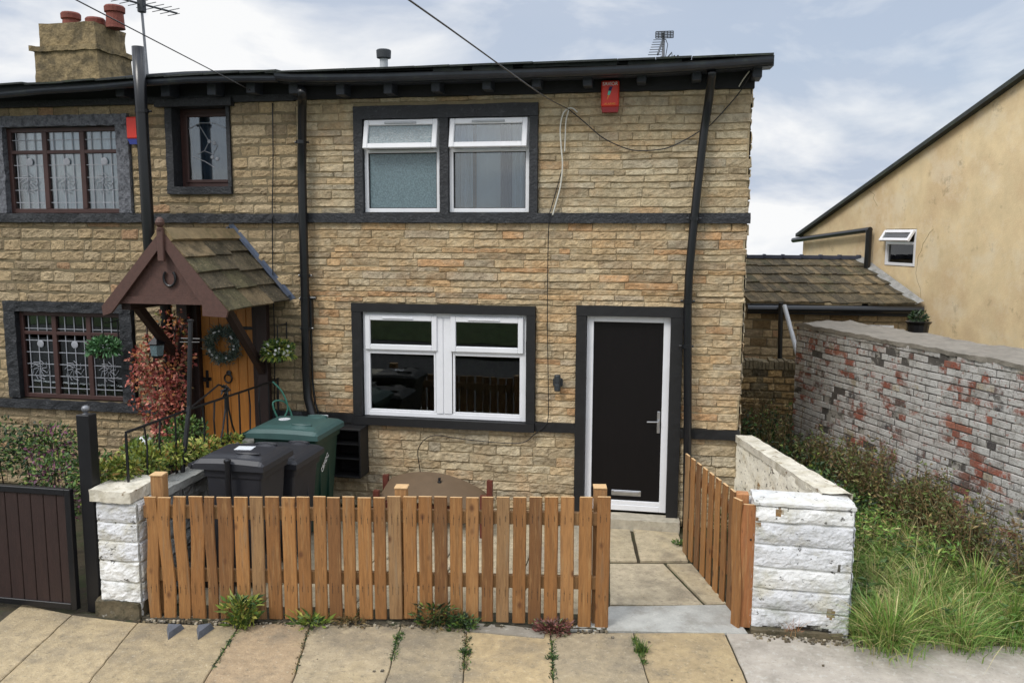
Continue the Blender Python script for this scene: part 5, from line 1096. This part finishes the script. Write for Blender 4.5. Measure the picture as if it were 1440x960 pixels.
# moss and grass growing out of the pavement joints
def joint_growth(label, pts, n, cols, wd=.018, h=.03):
    b = MB(); P = [atZ(x, y, .012) for x, y in pts]
    for _ in range(n):
        t = rnd.random()*(len(P)-1); i = int(t); p = P[i].lerp(P[i+1], t-i)+Vector((rnd.gauss(0, wd), rnd.gauss(0, wd*.5), 0)); b.leaf(p, Vector((rnd.gauss(0, 1), rnd.gauss(0, 1), rnd.uniform(0, 1.2))), rnd.uniform(.012, .035), .009, pick(cols))
        if rnd.random() < .3: b.blade(p, h*rnd.uniform(.5, 1.6), .003, Vector((rnd.gauss(0, .4), rnd.gauss(0, .4), 0))*h, pick(cols))
    tag(b.build('joint_moss', 'leaf'), label, 'moss', 'moss lines in the pavement joints')
joint_growth('green moss line in the joint running down from the tall leafy weed', [(335, 886), (318, 910), (300, 940)], 160, DG+GR, .008)
joint_growth('dark moss line in the second joint from the left weed', [(436, 882), (426, 908), (414, 948)], 120, DG+BR, .007)
joint_growth('wide green moss streak in the joint left of the centre weeds', [(564, 890), (557, 910), (552, 930)], 260, GR+DG, .014)
joint_growth('mossy streak in the joint under the centre kerb stone', [(656, 895), (654, 920), (652, 945)], 300, GR+DG+BR, .018)
joint_growth('moss line trailing down below the reddish weed patch', [(777, 900), (777, 925), (778, 955)], 200, DG+GR, .010)
joint_growth('grassy streak in the joint in front of the garden path', [(892, 897), (898, 912), (906, 935)], 260, GR, .013, .06)
b = MB()
for _ in range(900):
    t = rnd.random(); k = rnd.random()
    if k < .6: q = P0+(P1_-P0)*t+Vector((0, -.10+rnd.gauss(0, .035), 0))
    elif k < .85: q = Vector((rnd.uniform(.72, 1.6), -2.36+rnd.gauss(0, .03), 0))
    else: q = Vector((rnd.uniform(-4.3, 2.4), rnd.uniform(-3.6, -2.5), 0)) if rnd.random() < .12 else P0+(P1_-P0)*t+Vector((0, -.12, 0))
    sz = rnd.uniform(.003, .011); b.rough(q.x-sz, q.x+sz, q.y-sz, q.y+sz*.8, .008, .016+sz*.9, .02, sz*.4, 60, col=pick([((120, 108, 84), 2), ((86, 76, 58), 2), ((170, 160, 140), 1), ((70, 64, 52), 1)]))
tag(b.build('loose_grit', 'concrete'), 'loose grit and crumbs of stone along the foot of the fence and wall', 'grit', kind='stuff')
for px, l in ((246, 'left one of the two blue grey stone wedges set before the fence'), (288, 'right one of the two blue grey stone wedges set before the fence')):
    a, c, d = atZ(px-12, 883, .02), atZ(px-10, 899, .02), atZ(px+14, 882, .02)
    b = MB(); z = .06; A_, C_, D_ = Vector((a.x, a.y, .01)), Vector((c.x, c.y, .01)), Vector((d.x, d.y, .01)); T_ = (A_+C_+D_)/3; i = len(b.v)
    for P_ in (A_, C_, D_): b.v.append(tuple(P_))
    for P_ in (A_, C_, D_): Q_ = P_+(T_-P_)*.3; b.v.append((Q_.x, Q_.y, z+rnd.uniform(-.008, .008)))
    for f in ((0, 1, 4, 3), (1, 2, 5, 4), (2, 0, 3, 5), (3, 4, 5)): b.f.append(f); b.c.append((1, 1, 1)); b.mi.append(0)
    tag(b.build('stone_wedge', 'blue_stone'), l, 'stone', 'stone wedges before the fence')

# ================================================================== LANE, BRICK OUTBUILDING, YARD BEYOND
BA, BB = Vector((1.66, 2.46, 0)), Vector((2.62, .18, 0)); bu = (BB-BA).normalized(); bn_ = Vector((bu.y, -bu.x, 0)); bn_ = -bn_ if bn_.x > 0 else bn_
BL = 4.6
sh = thing('brick_outbuilding', 'low outbuilding of peeling whitewashed red brick with flat grey slab roof', 'outbuilding', tuple(BA))
def bricks(b, o, u, n, L, H, ch=.073, bl=.218):
    r = 0; z = 0
    while z < H-.03:
        x = -bl*(.25 if r % 2 else 0)-rnd.uniform(0, .02); head = r % 4 == 3
        while x < L:
            w = (bl*.5 if head else bl); xa, xb = max(0, x), min(L, x+w); x += w
            if xb-xa < .03: continue
            wx = xa+1.6*noise.noise(Vector((xa*.3, z, 1))); fade = z/H
            nn = noise.noise(Vector((xa*1.7, z*2.6, 7)))+.45*noise.noise(Vector((xa*8, z*12, 3)))
            c = pick([((142, 84, 68), 3), ((124, 78, 64), 2), ((152, 100, 82), 1.5), ((96, 76, 70), 2), ((74, 70, 70), 1.5), ((166, 156, 136), 1.6)])
            if rnd.random() < .42: c = pick([((180, 178, 174), 3), ((160, 157, 152), 1.5)])
            d = rnd.uniform(.003, .014)
            if rnd.random() < .08: d = -.004
            g = .005; q = []
            for (xx, zz, dd) in ((xa+g, z+g, 0), (xb-g, z+g, 0), (xb-g, z+ch-g, 0), (xa+g, z+ch-g, 0), (xa+g*2, z+g*2, d), (xb-g*2, z+g*2, d), (xb-g*2, z+ch-g*2, d+rnd.uniform(-.002, .002)), (xa+g*2, z+ch-g*2, d)):
                q.append(tuple(o+u*(xx+rnd.uniform(-.004, .004))+n*dd+Vector((0, 0, zz+rnd.uniform(-.004, .004)+.012*noise.noise(Vector((xx*1.5, zz, 3)))))))
            i = len(b.v); b.v += q
            for f in ((4, 5, 6, 7), (0, 1, 5, 4), (1, 2, 6, 5), (2, 3, 7, 6), (3, 0, 4, 7)): b.f.append(tuple(i+k for k in f)); b.c.append(c); b.mi.append(0)
        z += ch; r += 1
b = MB(); bricks(b, BA+Vector((0, 0, .0)), bu, bn_, BL, 1.87); bk_ = -bn_
bricks(b, BA+bk_*.75, -bk_, -bu, .75, 1.87); bricks(b, BA+bu*BL, bk_, bu, .75, 1.87); b.build('wall', 'brick', sh)
b = MB(); c4 = [BA, BA+bu*BL, BA+bu*BL+bk_*.75, BA+bk_*.75]
for p, q in zip(c4, c4[1:]+c4[:1]): b.quad((p.x, p.y, 0), (q.x, q.y, 0), (q.x, q.y, 1.88), (p.x, p.y, 1.88))
b.build('wall_core', 'brick_mortar', sh)
ang = math.atan2(bu.y, bu.x); MBk = Matrix.Translation(BA)@Matrix.Rotation(ang, 4, 'Z'); s_ = 1 if (Matrix.Rotation(ang, 3, 'Z')@Vector((0, 1, 0))).dot(bk_) > 0 else -1
b = MB(); b.rough(-.03, BL, *sorted((-.02*s_, .78*s_)), 1.865, 1.91, .06, .022, 5, M=MBk); b.build('roof', 'felt', sh)
# low wall closing the yard
lw2 = thing('low_stone_wall', 'low dark stone wall with upright coping between the cottage gable and the brick outbuilding', 'wall', (1.5, 3.4, 0))
PALO = [((150, 126, 84), 2), ((112, 100, 74), 3), ((84, 76, 58), 2), ((168, 140, 96), 1)]
b = MB(); stones(b, (0, 3.4, 0), (1, 0, 0), (0, -1, 0), .95, 1.98, 0, 1.16, [], (.07, .11), (.14, .3), PALO, d0=(.01, .035), rgh=.014, cell=.04, gap=.008, seed=71); b.build('wall_face', 'stone_left', lw2)
b = MB(); b.box(.95, 1.98, 3.4, 3.65, 0, 1.16); b.build('wall_core', 'mortar_left', lw2)
b = MB(); x = .95
while x < 1.96: w = rnd.uniform(.04, .075); b.rough(x, x+w-.008, 3.36, 3.68, 1.16, 1.27+rnd.uniform(-.015, .02), .06, .008, 9, col=pick([((112, 102, 80), 2), ((88, 82, 66), 1)]), seed=x); x += w
b.build('coping', 'stone_left', lw2)
# stone outbuilding
oy = 4.5
ob = thing('stone_outbuilding', 'small stone outbuilding with mossy stone slate roof beyond the lane', 'outbuilding', (2.2, oy, 0))
HO = [(2.62, 3.25, .3, 1.62)]
b = MB(); stones(b, (0, oy, 0), (1, 0, 0), (0, -1, 0), .6, 3.5, 0, 1.93, HO, (.11, .15), (.2, .42), PAL_L+[((120, 100, 70), 2)], d0=(.008, .02), rgh=.012, cell=.05, gap=.010, seed=81); b.build('wall', 'stone_left', ob)
b = MB(); rectwall(b, .6, 3.5, 0, 1.95, HO, oy, oy+.25); b.quad((.6, oy, 0), (.6, oy+2.6, 0), (.6, oy+2.6, 2.4), (.6, oy, 1.9)); b.quad((.6, oy+2.6, 0), (3.5, oy+2.6, 0), (3.5, oy+2.6, 2.4), (.6, oy+2.6, 2.4)); b.build('wall_core', 'mortar_left', ob)
b = MB(); b.bbox(2.55, 3.32, oy-.04, oy+.1, 1.62, 1.70, .006); b.build('lintel', 'grey_wall', ob); b = MB(); b.bbox(2.64, 3.23, oy+.1, oy+.14, .3, 1.6, .003); b.build('door', 'brown_dark', ob)
R0, R1 = Vector((1.25, oy-.14, 1.985)), atY(1197, 366, 6.1)
b = MB(); upd = Vector((-.52, 6.1-oy+.14, R1.z-1.985)); ul = upd.length; wid = 2.35
for r in range(5):
    pp_ = R0+upd*(r/5); x = 0
    wtot = wid-.0*r
    q = MB(); slates(b, pp_, (1, 0, 0), upd, wtot, ul/5, 1, (.06, .13), th=.024, jit=.016, over=.10, lift=.014)
b.build('roof', 'slate', ob)
b = MB(); rg0 = R0+upd
for k in range(8):
    xk = rg0.x+k*.3; b.rough(xk, xk+.29, rg0.y-.08, rg0.y+.10, rg0.z+.02, rg0.z+.075, .06, .003, 8); b.bbox(xk+.275, xk+.315, rg0.y-.09, rg0.y+.11, rg0.z+.03, rg0.z+.09, .006)
b.build('ridge_tile', 'blue_ridge', ob)
b = MB(); b.tube([(1.22, oy-.2, 1.92), (3.66, oy-.2, 1.95)], .05, 10); b.build('gutter', 'black_plastic', ob)
b = MB(); b.bbox(1.22, 3.6, oy-.14, oy-.0, 1.84, 1.98, .004); b.build('fascia_board', 'black_frame', ob)
b = MB(); g0 = R0+Vector((wid-.02, 0, .04)); b.quad(g0+Vector((-.02, 0, .0)), g0+Vector((.10, 0, .05)), g0+upd+Vector((.10, 0, .05)), g0+upd+Vector((-.02, 0, 0))); b.c = [lin((150, 150, 148))]*len(b.f); b.build('lead_flashing', 'grey_wall', ob)
p = [atY(1102, 428, 3.9), atY(1103, 500, 3.9)]; b = MB(); b.tube([(p[0].x, 4.2, p[0].z), (p[1].x, 4.2, .4)], .035, 10); b.build('drainpipe', 'black_plastic', ob)
b = MB(); b.tube([atY(1103, 430, 3.8), atY(1122, 500, 3.1)], .032, 10); b.build('waste_pipe', 'grey_pvc', ob)
# rendered house: gable wall faces the lane
GA, GB = Vector((2.5, 8.0, 0)), Vector((3.76, 4.3, 0)); gu = (GB-GA).normalized(); gn = Vector((-gu.y, gu.x, 0)); gn = -gn if gn.x > 0 else gn
rh = thing('rendered_house', 'cream rendered house gable with sloping roof edge beyond the stone outbuilding', 'house', tuple(GA))
def G(px, py): return atP(px, py, GA, GB)
v0, v1 = G(1130, 330), G(1313, 201); slope = (v1.z-v0.z)/(v1-v0).xy.length
pe = v0+(v1-v0)*1.75; back = -gn*6
def gz_(t): return GA+gu*t
t0 = (v0-GA).dot(gu); t1 = (pe-GA).dot(gu)
wa, wb = G(1246, 322), G(1286, 376)
ws0, ws1 = sorted(((wa-GA).dot(gu), (wb-GA).dot(gu))); wz0, wz1 = wb.z, wa.z
b = MB()
def gp_(s_, z, d=0): q = GA+gu*s_+gn*d; return (q.x, q.y, z)
def zt_(s_): return v0.z+(s_-t0)*slope
for sa, sb in ((t0, ws0), (ws1, t1)): b.face([gp_(sa, 0), gp_(sb, 0), gp_(sb, zt_(sb)), gp_(sa, zt_(sa))])
b.face([gp_(ws0, 0), gp_(ws1, 0), gp_(ws1, wz0), gp_(ws0, wz0)]); b.face([gp_(ws0, wz1), gp_(ws1, wz1), gp_(ws1, zt_(ws1)), gp_(ws0, zt_(ws0))])
for s_ in (ws0, ws1): b.quad(gp_(s_, wz0), gp_(s_, wz1), gp_(s_, wz1, -.15), gp_(s_, wz0, -.15))
for z in (wz0, wz1): b.quad(gp_(ws0, z), gp_(ws1, z), gp_(ws1, z, -.15), gp_(ws0, z, -.15))
b.quad(gp_(t0, 0), gp_(t0, zt_(t0)), gp_(t0, zt_(t0), -6), gp_(t0, 0, -6)); b.quad(gp_(t1, 0), gp_(t1, zt_(t1)), gp_(t1, zt_(t1), -6), gp_(t1, 0, -6))
b.quad(gp_(t0, 0, -6), gp_(t1, 0, -6), gp_(t1, zt_(t1), -6), gp_(t0, zt_(t0), -6))
b.quad(gp_(ws0-.3, wz0-.3, -.6), gp_(ws1+.3, wz0-.3, -.6), gp_(ws1+.3, wz1+.3, -.6), gp_(ws0-.3, wz1+.3, -.6))
b.build('wall', 'render', rh)
for l in (((1313, 322), (1307, 328), (1303, 335), (1298, 343), (1296, 352), (1291, 361), (1290, 372), (1288, 384), (1290, 395), (1294, 405), (1295, 418)), ((1222, 268), (1226, 271), (1230, 274), (1228, 279), (1231, 284), (1234, 290))):
    b = MB(); b.tube([Vector(G(*q))+gn*.001 for q in l], .0025, 4, col=(1, 1, 1)); b.build('crack', 'grey_mark', rh)
b = MB()
for d0, d1, za, zb in ((.10, -6, .0, .06),):
    P = [Vector(gp_(t0-.12, zt_(t0-.12)+za, d0)), Vector(gp_(t1, zt_(t1)+za, d0)), Vector(gp_(t1, zt_(t1)+za, d1)), Vector(gp_(t0-.12, zt_(t0-.12)+za, d1))]; Qs = [p+Vector((0, 0, zb)) for p in P]
    b.face(P[::-1]); b.face(Qs)
    for i in range(4): b.quad(P[i], P[(i+1) % 4], Qs[(i+1) % 4], Qs[i])
b.build('roof', 'dark_slate', rh)
MG = Matrix.Translation(GA)@Matrix.Rotation(math.atan2(gu.y, gu.x), 4, 'Z')   # local x along wall; local y = ?
sg = 1 if (Matrix.Rotation(math.atan2(gu.y, gu.x), 3, 'Z')@Vector((0, 1, 0))).dot(gn) > 0 else -1
def gring(b, s0, s1, z0, z1, d0, d1, t):
    y0, y1 = sorted((d0*sg, d1*sg))
    for (a, c, e, f) in ((s0, s0+t, z0, z1), (s1-t, s1, z0, z1), (s0+t, s1-t, z0, z0+t), (s0+t, s1-t, z1-t, z1)): b.bbox(a, c, y0, y1, e, f, .004, M=MG)
b = MB(); gring(b, ws0+.01, ws1-.01, wz0+.01, wz1-.01, -.06, .0, .045); zm = wz0+(wz1-wz0)*.62; b.bbox(ws0+.05, ws1-.05, *sorted((-.055*sg, -.002*sg)), zm-.02, zm+.02, .003, M=MG); gw = b.build('window', 'upvc', rh)
b = MB(); b.box(ws0+.04, ws1-.04, *sorted((-.04*sg, -.035*sg)), wz0+.04, zm, M=MG); b.build('pane', 'glass', gw)
b = MB(); keep = MG; hz = wz1-.03; MGo = MG@Matrix.Translation((0, .01*sg, hz))@Matrix.Rotation(sg*R(32), 4, 'X')@Matrix.Translation((0, 0, -hz))
MG = MGo; gring(b, ws0+.02, ws1-.02, zm, hz, -.01, .03, .045); b.build('sash', 'upvc', gw); b = MB(); b.box(ws0+.06, ws1-.06, *sorted((.005*sg, .01*sg)), zm+.04, hz-.04, M=MG); b.build('pane', 'glass', gw); MG = keep
ga_, gb_, gc_ = G(1126, 338), G(1232, 323), G(1228, 385)
b = MB(); o_ = gn*.1; b.tube([Vector(ga_)+o_-gu*.1, Vector(gb_)+o_], .045, 8); b.build('gutter', 'black_plastic', rh); b = MB(); b.tube([Vector(gb_)+o_-gu*.03, Vector((gb_.x, gb_.y, .5))+o_-gu*.03], .05, 10); b.build('drainpipe', 'black_plastic', rh)
# pots behind the brick outbuilding
pt = thing('plant_pot', 'black garden pots and tub standing behind the flat roofed outbuilding', 'plant pot', (3.0, 2.4, 0))
c = atY(1292, 452, 2.9); b = MB(); b.lathe((c.x, 2.9, c.z-.3), [(.1, 0), (.13, .26), (.16, .3), (.1, .31)], 14); b.build('pot', 'iron', pt)
b = MB(); leafball(b, (c.x, 2.9, c.z+.05), .1, 200, .06, .03, DG, .8, .1); b.build('foliage', 'leaf', pt)
b = MB(); b.tube([(c.x, 2.9, 0), (c.x, 2.9, c.z-.3)], .05, 8); b.build('stand', 'iron', pt)

# lane vegetation --------------------------------------------------------
GL = [((112, 148, 62), 3), ((134, 162, 78), 2), ((90, 126, 52), 3), ((170, 172, 100), 1), ((190, 180, 126), .6)]
STR = [((176, 164, 112), 2), ((158, 150, 92), 1), ((190, 176, 130), 1)]
b = MB()
def inlane(x, y):
    xl = .92 if y > -.2 else .92+(1.47-.92)*min(1, (-.2-y)/1.6)
    xr_ = BA.x+(y-BA.y)*(bu.x/bu.y)-.05
    return xl < x < xr_
n = 0
while n < 26000:
    y = rnd.uniform(-2.35, 3.2); x = rnd.uniform(.9, 4.6)
    if not inlane(x, y): continue
    if y < -1.9-.12*math.sin(x*5)+ (x-1.5)*.1 and rnd.random() < .75: continue
    h = rnd.uniform(.10, .34)*(1+.5*noise.noise(Vector((x*2, y*2, 0)))); 
    if y > .2: h *= .8
    cc = pick(GL) if noise.noise(Vector((x*3, y*3, 4))) < .25 else pick(GL+STR)
    b.blade(Vector((x, y, -.01)), h, rnd.uniform(.004, .009), Vector((rnd.gauss(-.15, .45), rnd.gauss(-.35, .45), 0))*h*1.3, cc); n += 1
tag(b.build('lane_grass', 'leaf'), 'long unkempt green grass filling the lane beside the white wall', 'grass', kind='stuff')
b = MB()
for c0 in [(1.62, -2.05), (1.75, -2.2), (1.9, -2.1), (2.1, -2.05), (2.3, -1.95), (2.0, -1.8), (1.6, -1.7), (2.45, -1.75), (2.7, -1.9), (2.2, -1.5), (1.8, -1.4), (2.6, -1.4), (1.55, -2.2), (1.6, -1.1), (2.0, -1.0), (2.4, -1.0), (1.5, -.7), (1.9, -.5), (2.3, -.5), (1.7, -2.35), (2.2, -2.25)]:
    fl_ = Vector((rnd.gauss(0, .35), rnd.gauss(-.2, .3), 0)); hh_ = rnd.uniform(.7, 1.15); dry = rnd.uniform(.08, .4)
    for _ in range(480):
        a = rnd.uniform(0, 6.28); r = abs(rnd.gauss(0, .10)); h = rnd.uniform(.14, .46)*hh_; out = Vector((math.cos(a), math.sin(a), 0))+fl_
        b.blade(Vector((c0[0]+out.x*r, c0[1]+out.y*r, -.01)), h, rnd.choice((.003, .005, .007, .011)), (out*rnd.uniform(.1, 1.1)+Vector((rnd.gauss(0, .2), rnd.gauss(-.12, .2), 0)))*h, pick(GL) if rnd.random() > dry else pick(STR), 4)
for _ in range(60):
    x, y = rnd.uniform(1.5, 3.0), rnd.uniform(-2.3, -.6)
    for k in range(7): a = rnd.uniform(0, 6.28); b.leaf(Vector((x, y, rnd.uniform(.12, .3))), Vector((math.cos(a), math.sin(a), rnd.uniform(-.2, .7))), rnd.uniform(.05, .1), rnd.uniform(.02, .045), pick(GR))
for _ in range(90):
    x, y = rnd.uniform(1.5, 3.0), rnd.uniform(-2.3, -.2); h = rnd.uniform(.4, .7); b.blade(Vector((x, y, 0)), h, .004, Vector((rnd.gauss(0, .2), rnd.gauss(0, .2), 0)), pick(STR), 4)
tag(b.build('grass_tussocks', 'leaf'), 'thick arching grass tussocks at the front edge of the lane', 'grass', kind='stuff')
def brush(name, label, pts, cols, twig, n_l, L=.05, w=.03):
    b = MB()
    for (x, y, h, r) in pts:
        for k in range(twig):
            a = rnd.uniform(0, 6.28); q = Vector((x+rnd.gauss(0, r*.35), y+rnd.gauss(0, r*.35), 0)); tip = q+Vector((rnd.gauss(0, r*.6), rnd.gauss(0, r*.6), h*rnd.uniform(.6, 1.15))); mid = (q+tip)/2+Vector((rnd.gauss(0, .05), rnd.gauss(0, .05), .08))
            b.tube([q, mid, tip], [.006, .004, .002], 4, col=pick([((96, 80, 56), 2), ((128, 108, 74), 1)]), cap=False)
            for j in range(n_l):
                t = rnd.uniform(.25, 1); p = (q.lerp(mid, t*2) if t < .5 else mid.lerp(tip, t*2-1))+Vector((rnd.gauss(0, .03), rnd.gauss(0, .03), rnd.gauss(0, .03))); b.leaf(p, Vector((rnd.gauss(0, 1), rnd.gauss(0, 1), rnd.gauss(0, .7))), L*rnd.uniform(.5, 1.3), w*rnd.uniform(.6, 1.2), pick(cols))
    return tag(b.build(name, 'leaf'), label, 'undergrowth', kind='stuff')
def nearwall(s_, off): q = BA+bu*s_+bn_*off; return q.x, q.y
brush('green_undergrowth', 'dark green nettles and brambles along the back of the lane', [(1.15, 1.2, .6, .25), (1.25, .4, .55, .25), (1.2, 2.2, .7, .3), (1.5, 1.8, .6, .3), (1.5, 2.9, .7, .3), (1.4, .9, .5, .3), (1.7, .9, .5, .3), (1.6, .1, .4, .3), (1.3, -.4, .35, .2), (2.0, .3, .4, .3)], DG+GR, 26, 22, .07, .036)
bpts = [(*nearwall(s_, rnd.uniform(.12, .35)), rnd.uniform(.55, .8), .25) for s_ in (.8, 1.3, 1.7, 2.0, 2.3, 2.6, 2.8, 3.1, 3.5, 4.0)]
brush('brown_undergrowth', 'tall dry brown weeds growing against the brick outbuilding', bpts, BR+[((84, 92, 48), 5), ((102, 116, 56), 3)], 44, 22, .055, .020)
brush('green_undergrowth', 'loose green weeds between the grass and the tall brown weeds in the lane', [(1.5, .0, .4, .3), (1.8, -.3, .4, .3), (2.1, -.2, .42, .3), (1.45, -.7, .3, .25), (2.2, -.7, .35, .3), (2.5, -.9, .35, .3), (1.8, .4, .4, .3)], GR+GL+[((132, 120, 70), 1)], 24, 16, .065, .022)
brush('dead_stems', 'rust brown dead stems beside the cottage gable in the lane', [(1.15, 2.4, .9, .15), (1.35, 1.6, .9, .2), (1.3, 2.9, .9, .2)], BR, 30, 12, .04, .015)

# ================================================================== LIGHT
w = bpy.data.worlds.new('World'); scene.world = w; w.use_nodes = True; nt = w.node_tree; N = nt.nodes; L = nt.links
bg = N['Background']; bg.inputs['Strength'].default_value = .1
SUN_EL, SUN_AZ = R(48), R(215)   # azimuth measured clockwise from +Y: behind-left of the camera
sky = N.new('ShaderNodeTexSky'); sky.sky_type = 'NISHITA'; sky.sun_disc = False; sky.sun_elevation = SUN_EL; sky.sun_rotation = SUN_AZ; sky.dust_density = 2.
tc = N.new('ShaderNodeTexCoord'); mp = N.new('ShaderNodeMapping'); mp.inputs['Scale'].default_value = (1, 1, 2.6); mp.inputs['Location'].default_value = (.35, .1, .3)
L.new(tc.outputs['Generated'], mp.inputs['Vector'])
n1 = N.new('ShaderNodeTexNoise'); n1.inputs['Scale'].default_value = 3.4; n1.inputs['Detail'].default_value = 8; n1.inputs['Roughness'].default_value = .55; n1.inputs['Distortion'].default_value = .4; L.new(mp.outputs[0], n1.inputs['Vector'])
cr_ = N.new('ShaderNodeValToRGB'); e = cr_.color_ramp.elements; e[0].position = .40; e[0].color = (4.1, 4.65, 5.6, 1); e[1].position = .58; e[1].color = (7.4, 7.45, 7.5, 1)
L.new(n1.outputs['Fac'], cr_.inputs[0])
n2 = N.new('ShaderNodeTexNoise'); n2.inputs['Scale'].default_value = 1.7; n2.inputs['Detail'].default_value = 4; L.new(mp.outputs[0], n2.inputs['Vector'])
m2 = N.new('ShaderNodeMapRange'); m2.inputs[1].default_value = .40; m2.inputs[2].default_value = .56; m2.inputs[3].default_value = .78; m2.inputs[4].default_value = 1; L.new(n2.outputs['Fac'], m2.inputs[0])
mx = N.new('ShaderNodeMix'); mx.data_type = 'RGBA'; L.new(m2.outputs[0], mx.inputs[0]); L.new(sky.outputs[0], mx.inputs[6]); L.new(cr_.outputs[0], mx.inputs[7])
# overcast skies are brighter overhead than near the horizon
sep = N.new('ShaderNodeSeparateXYZ'); L.new(tc.outputs['Generated'], sep.inputs[0]); zr = N.new('ShaderNodeMapRange'); zr.inputs[1].default_value = .25; zr.inputs[2].default_value = .95; zr.inputs[3].default_value = 1; zr.inputs[4].default_value = 2.6; L.new(sep.outputs[2], zr.inputs[0])
sc = N.new('ShaderNodeVectorMath'); sc.operation = 'SCALE'; L.new(mx.outputs[2], sc.inputs[0]); L.new(zr.outputs[0], sc.inputs['Scale']); L.new(sc.outputs[0], bg.inputs['Color'])
ld = bpy.data.lights.new('sun', 'SUN'); ld.energy = 1.4; ld.angle = R(18); ld.color = (1, .96, .9); lo = bpy.data.objects.new('sun', ld); COL.objects.link(lo)
dirv = Vector((math.sin(SUN_AZ)*math.cos(SUN_EL), math.cos(SUN_AZ)*math.cos(SUN_EL), math.sin(SUN_EL))); lo.rotation_euler = dirv.to_track_quat('Z', 'Y').to_euler(); lo.location = dirv*30
scene.view_settings.view_transform = 'Standard'; scene.view_settings.look = 'None'; scene.view_settings.exposure = .38; scene.view_settings.gamma = 1
scene.render.engine = 'CYCLES'; scene.render.resolution_x = 1024; scene.render.resolution_y = 682
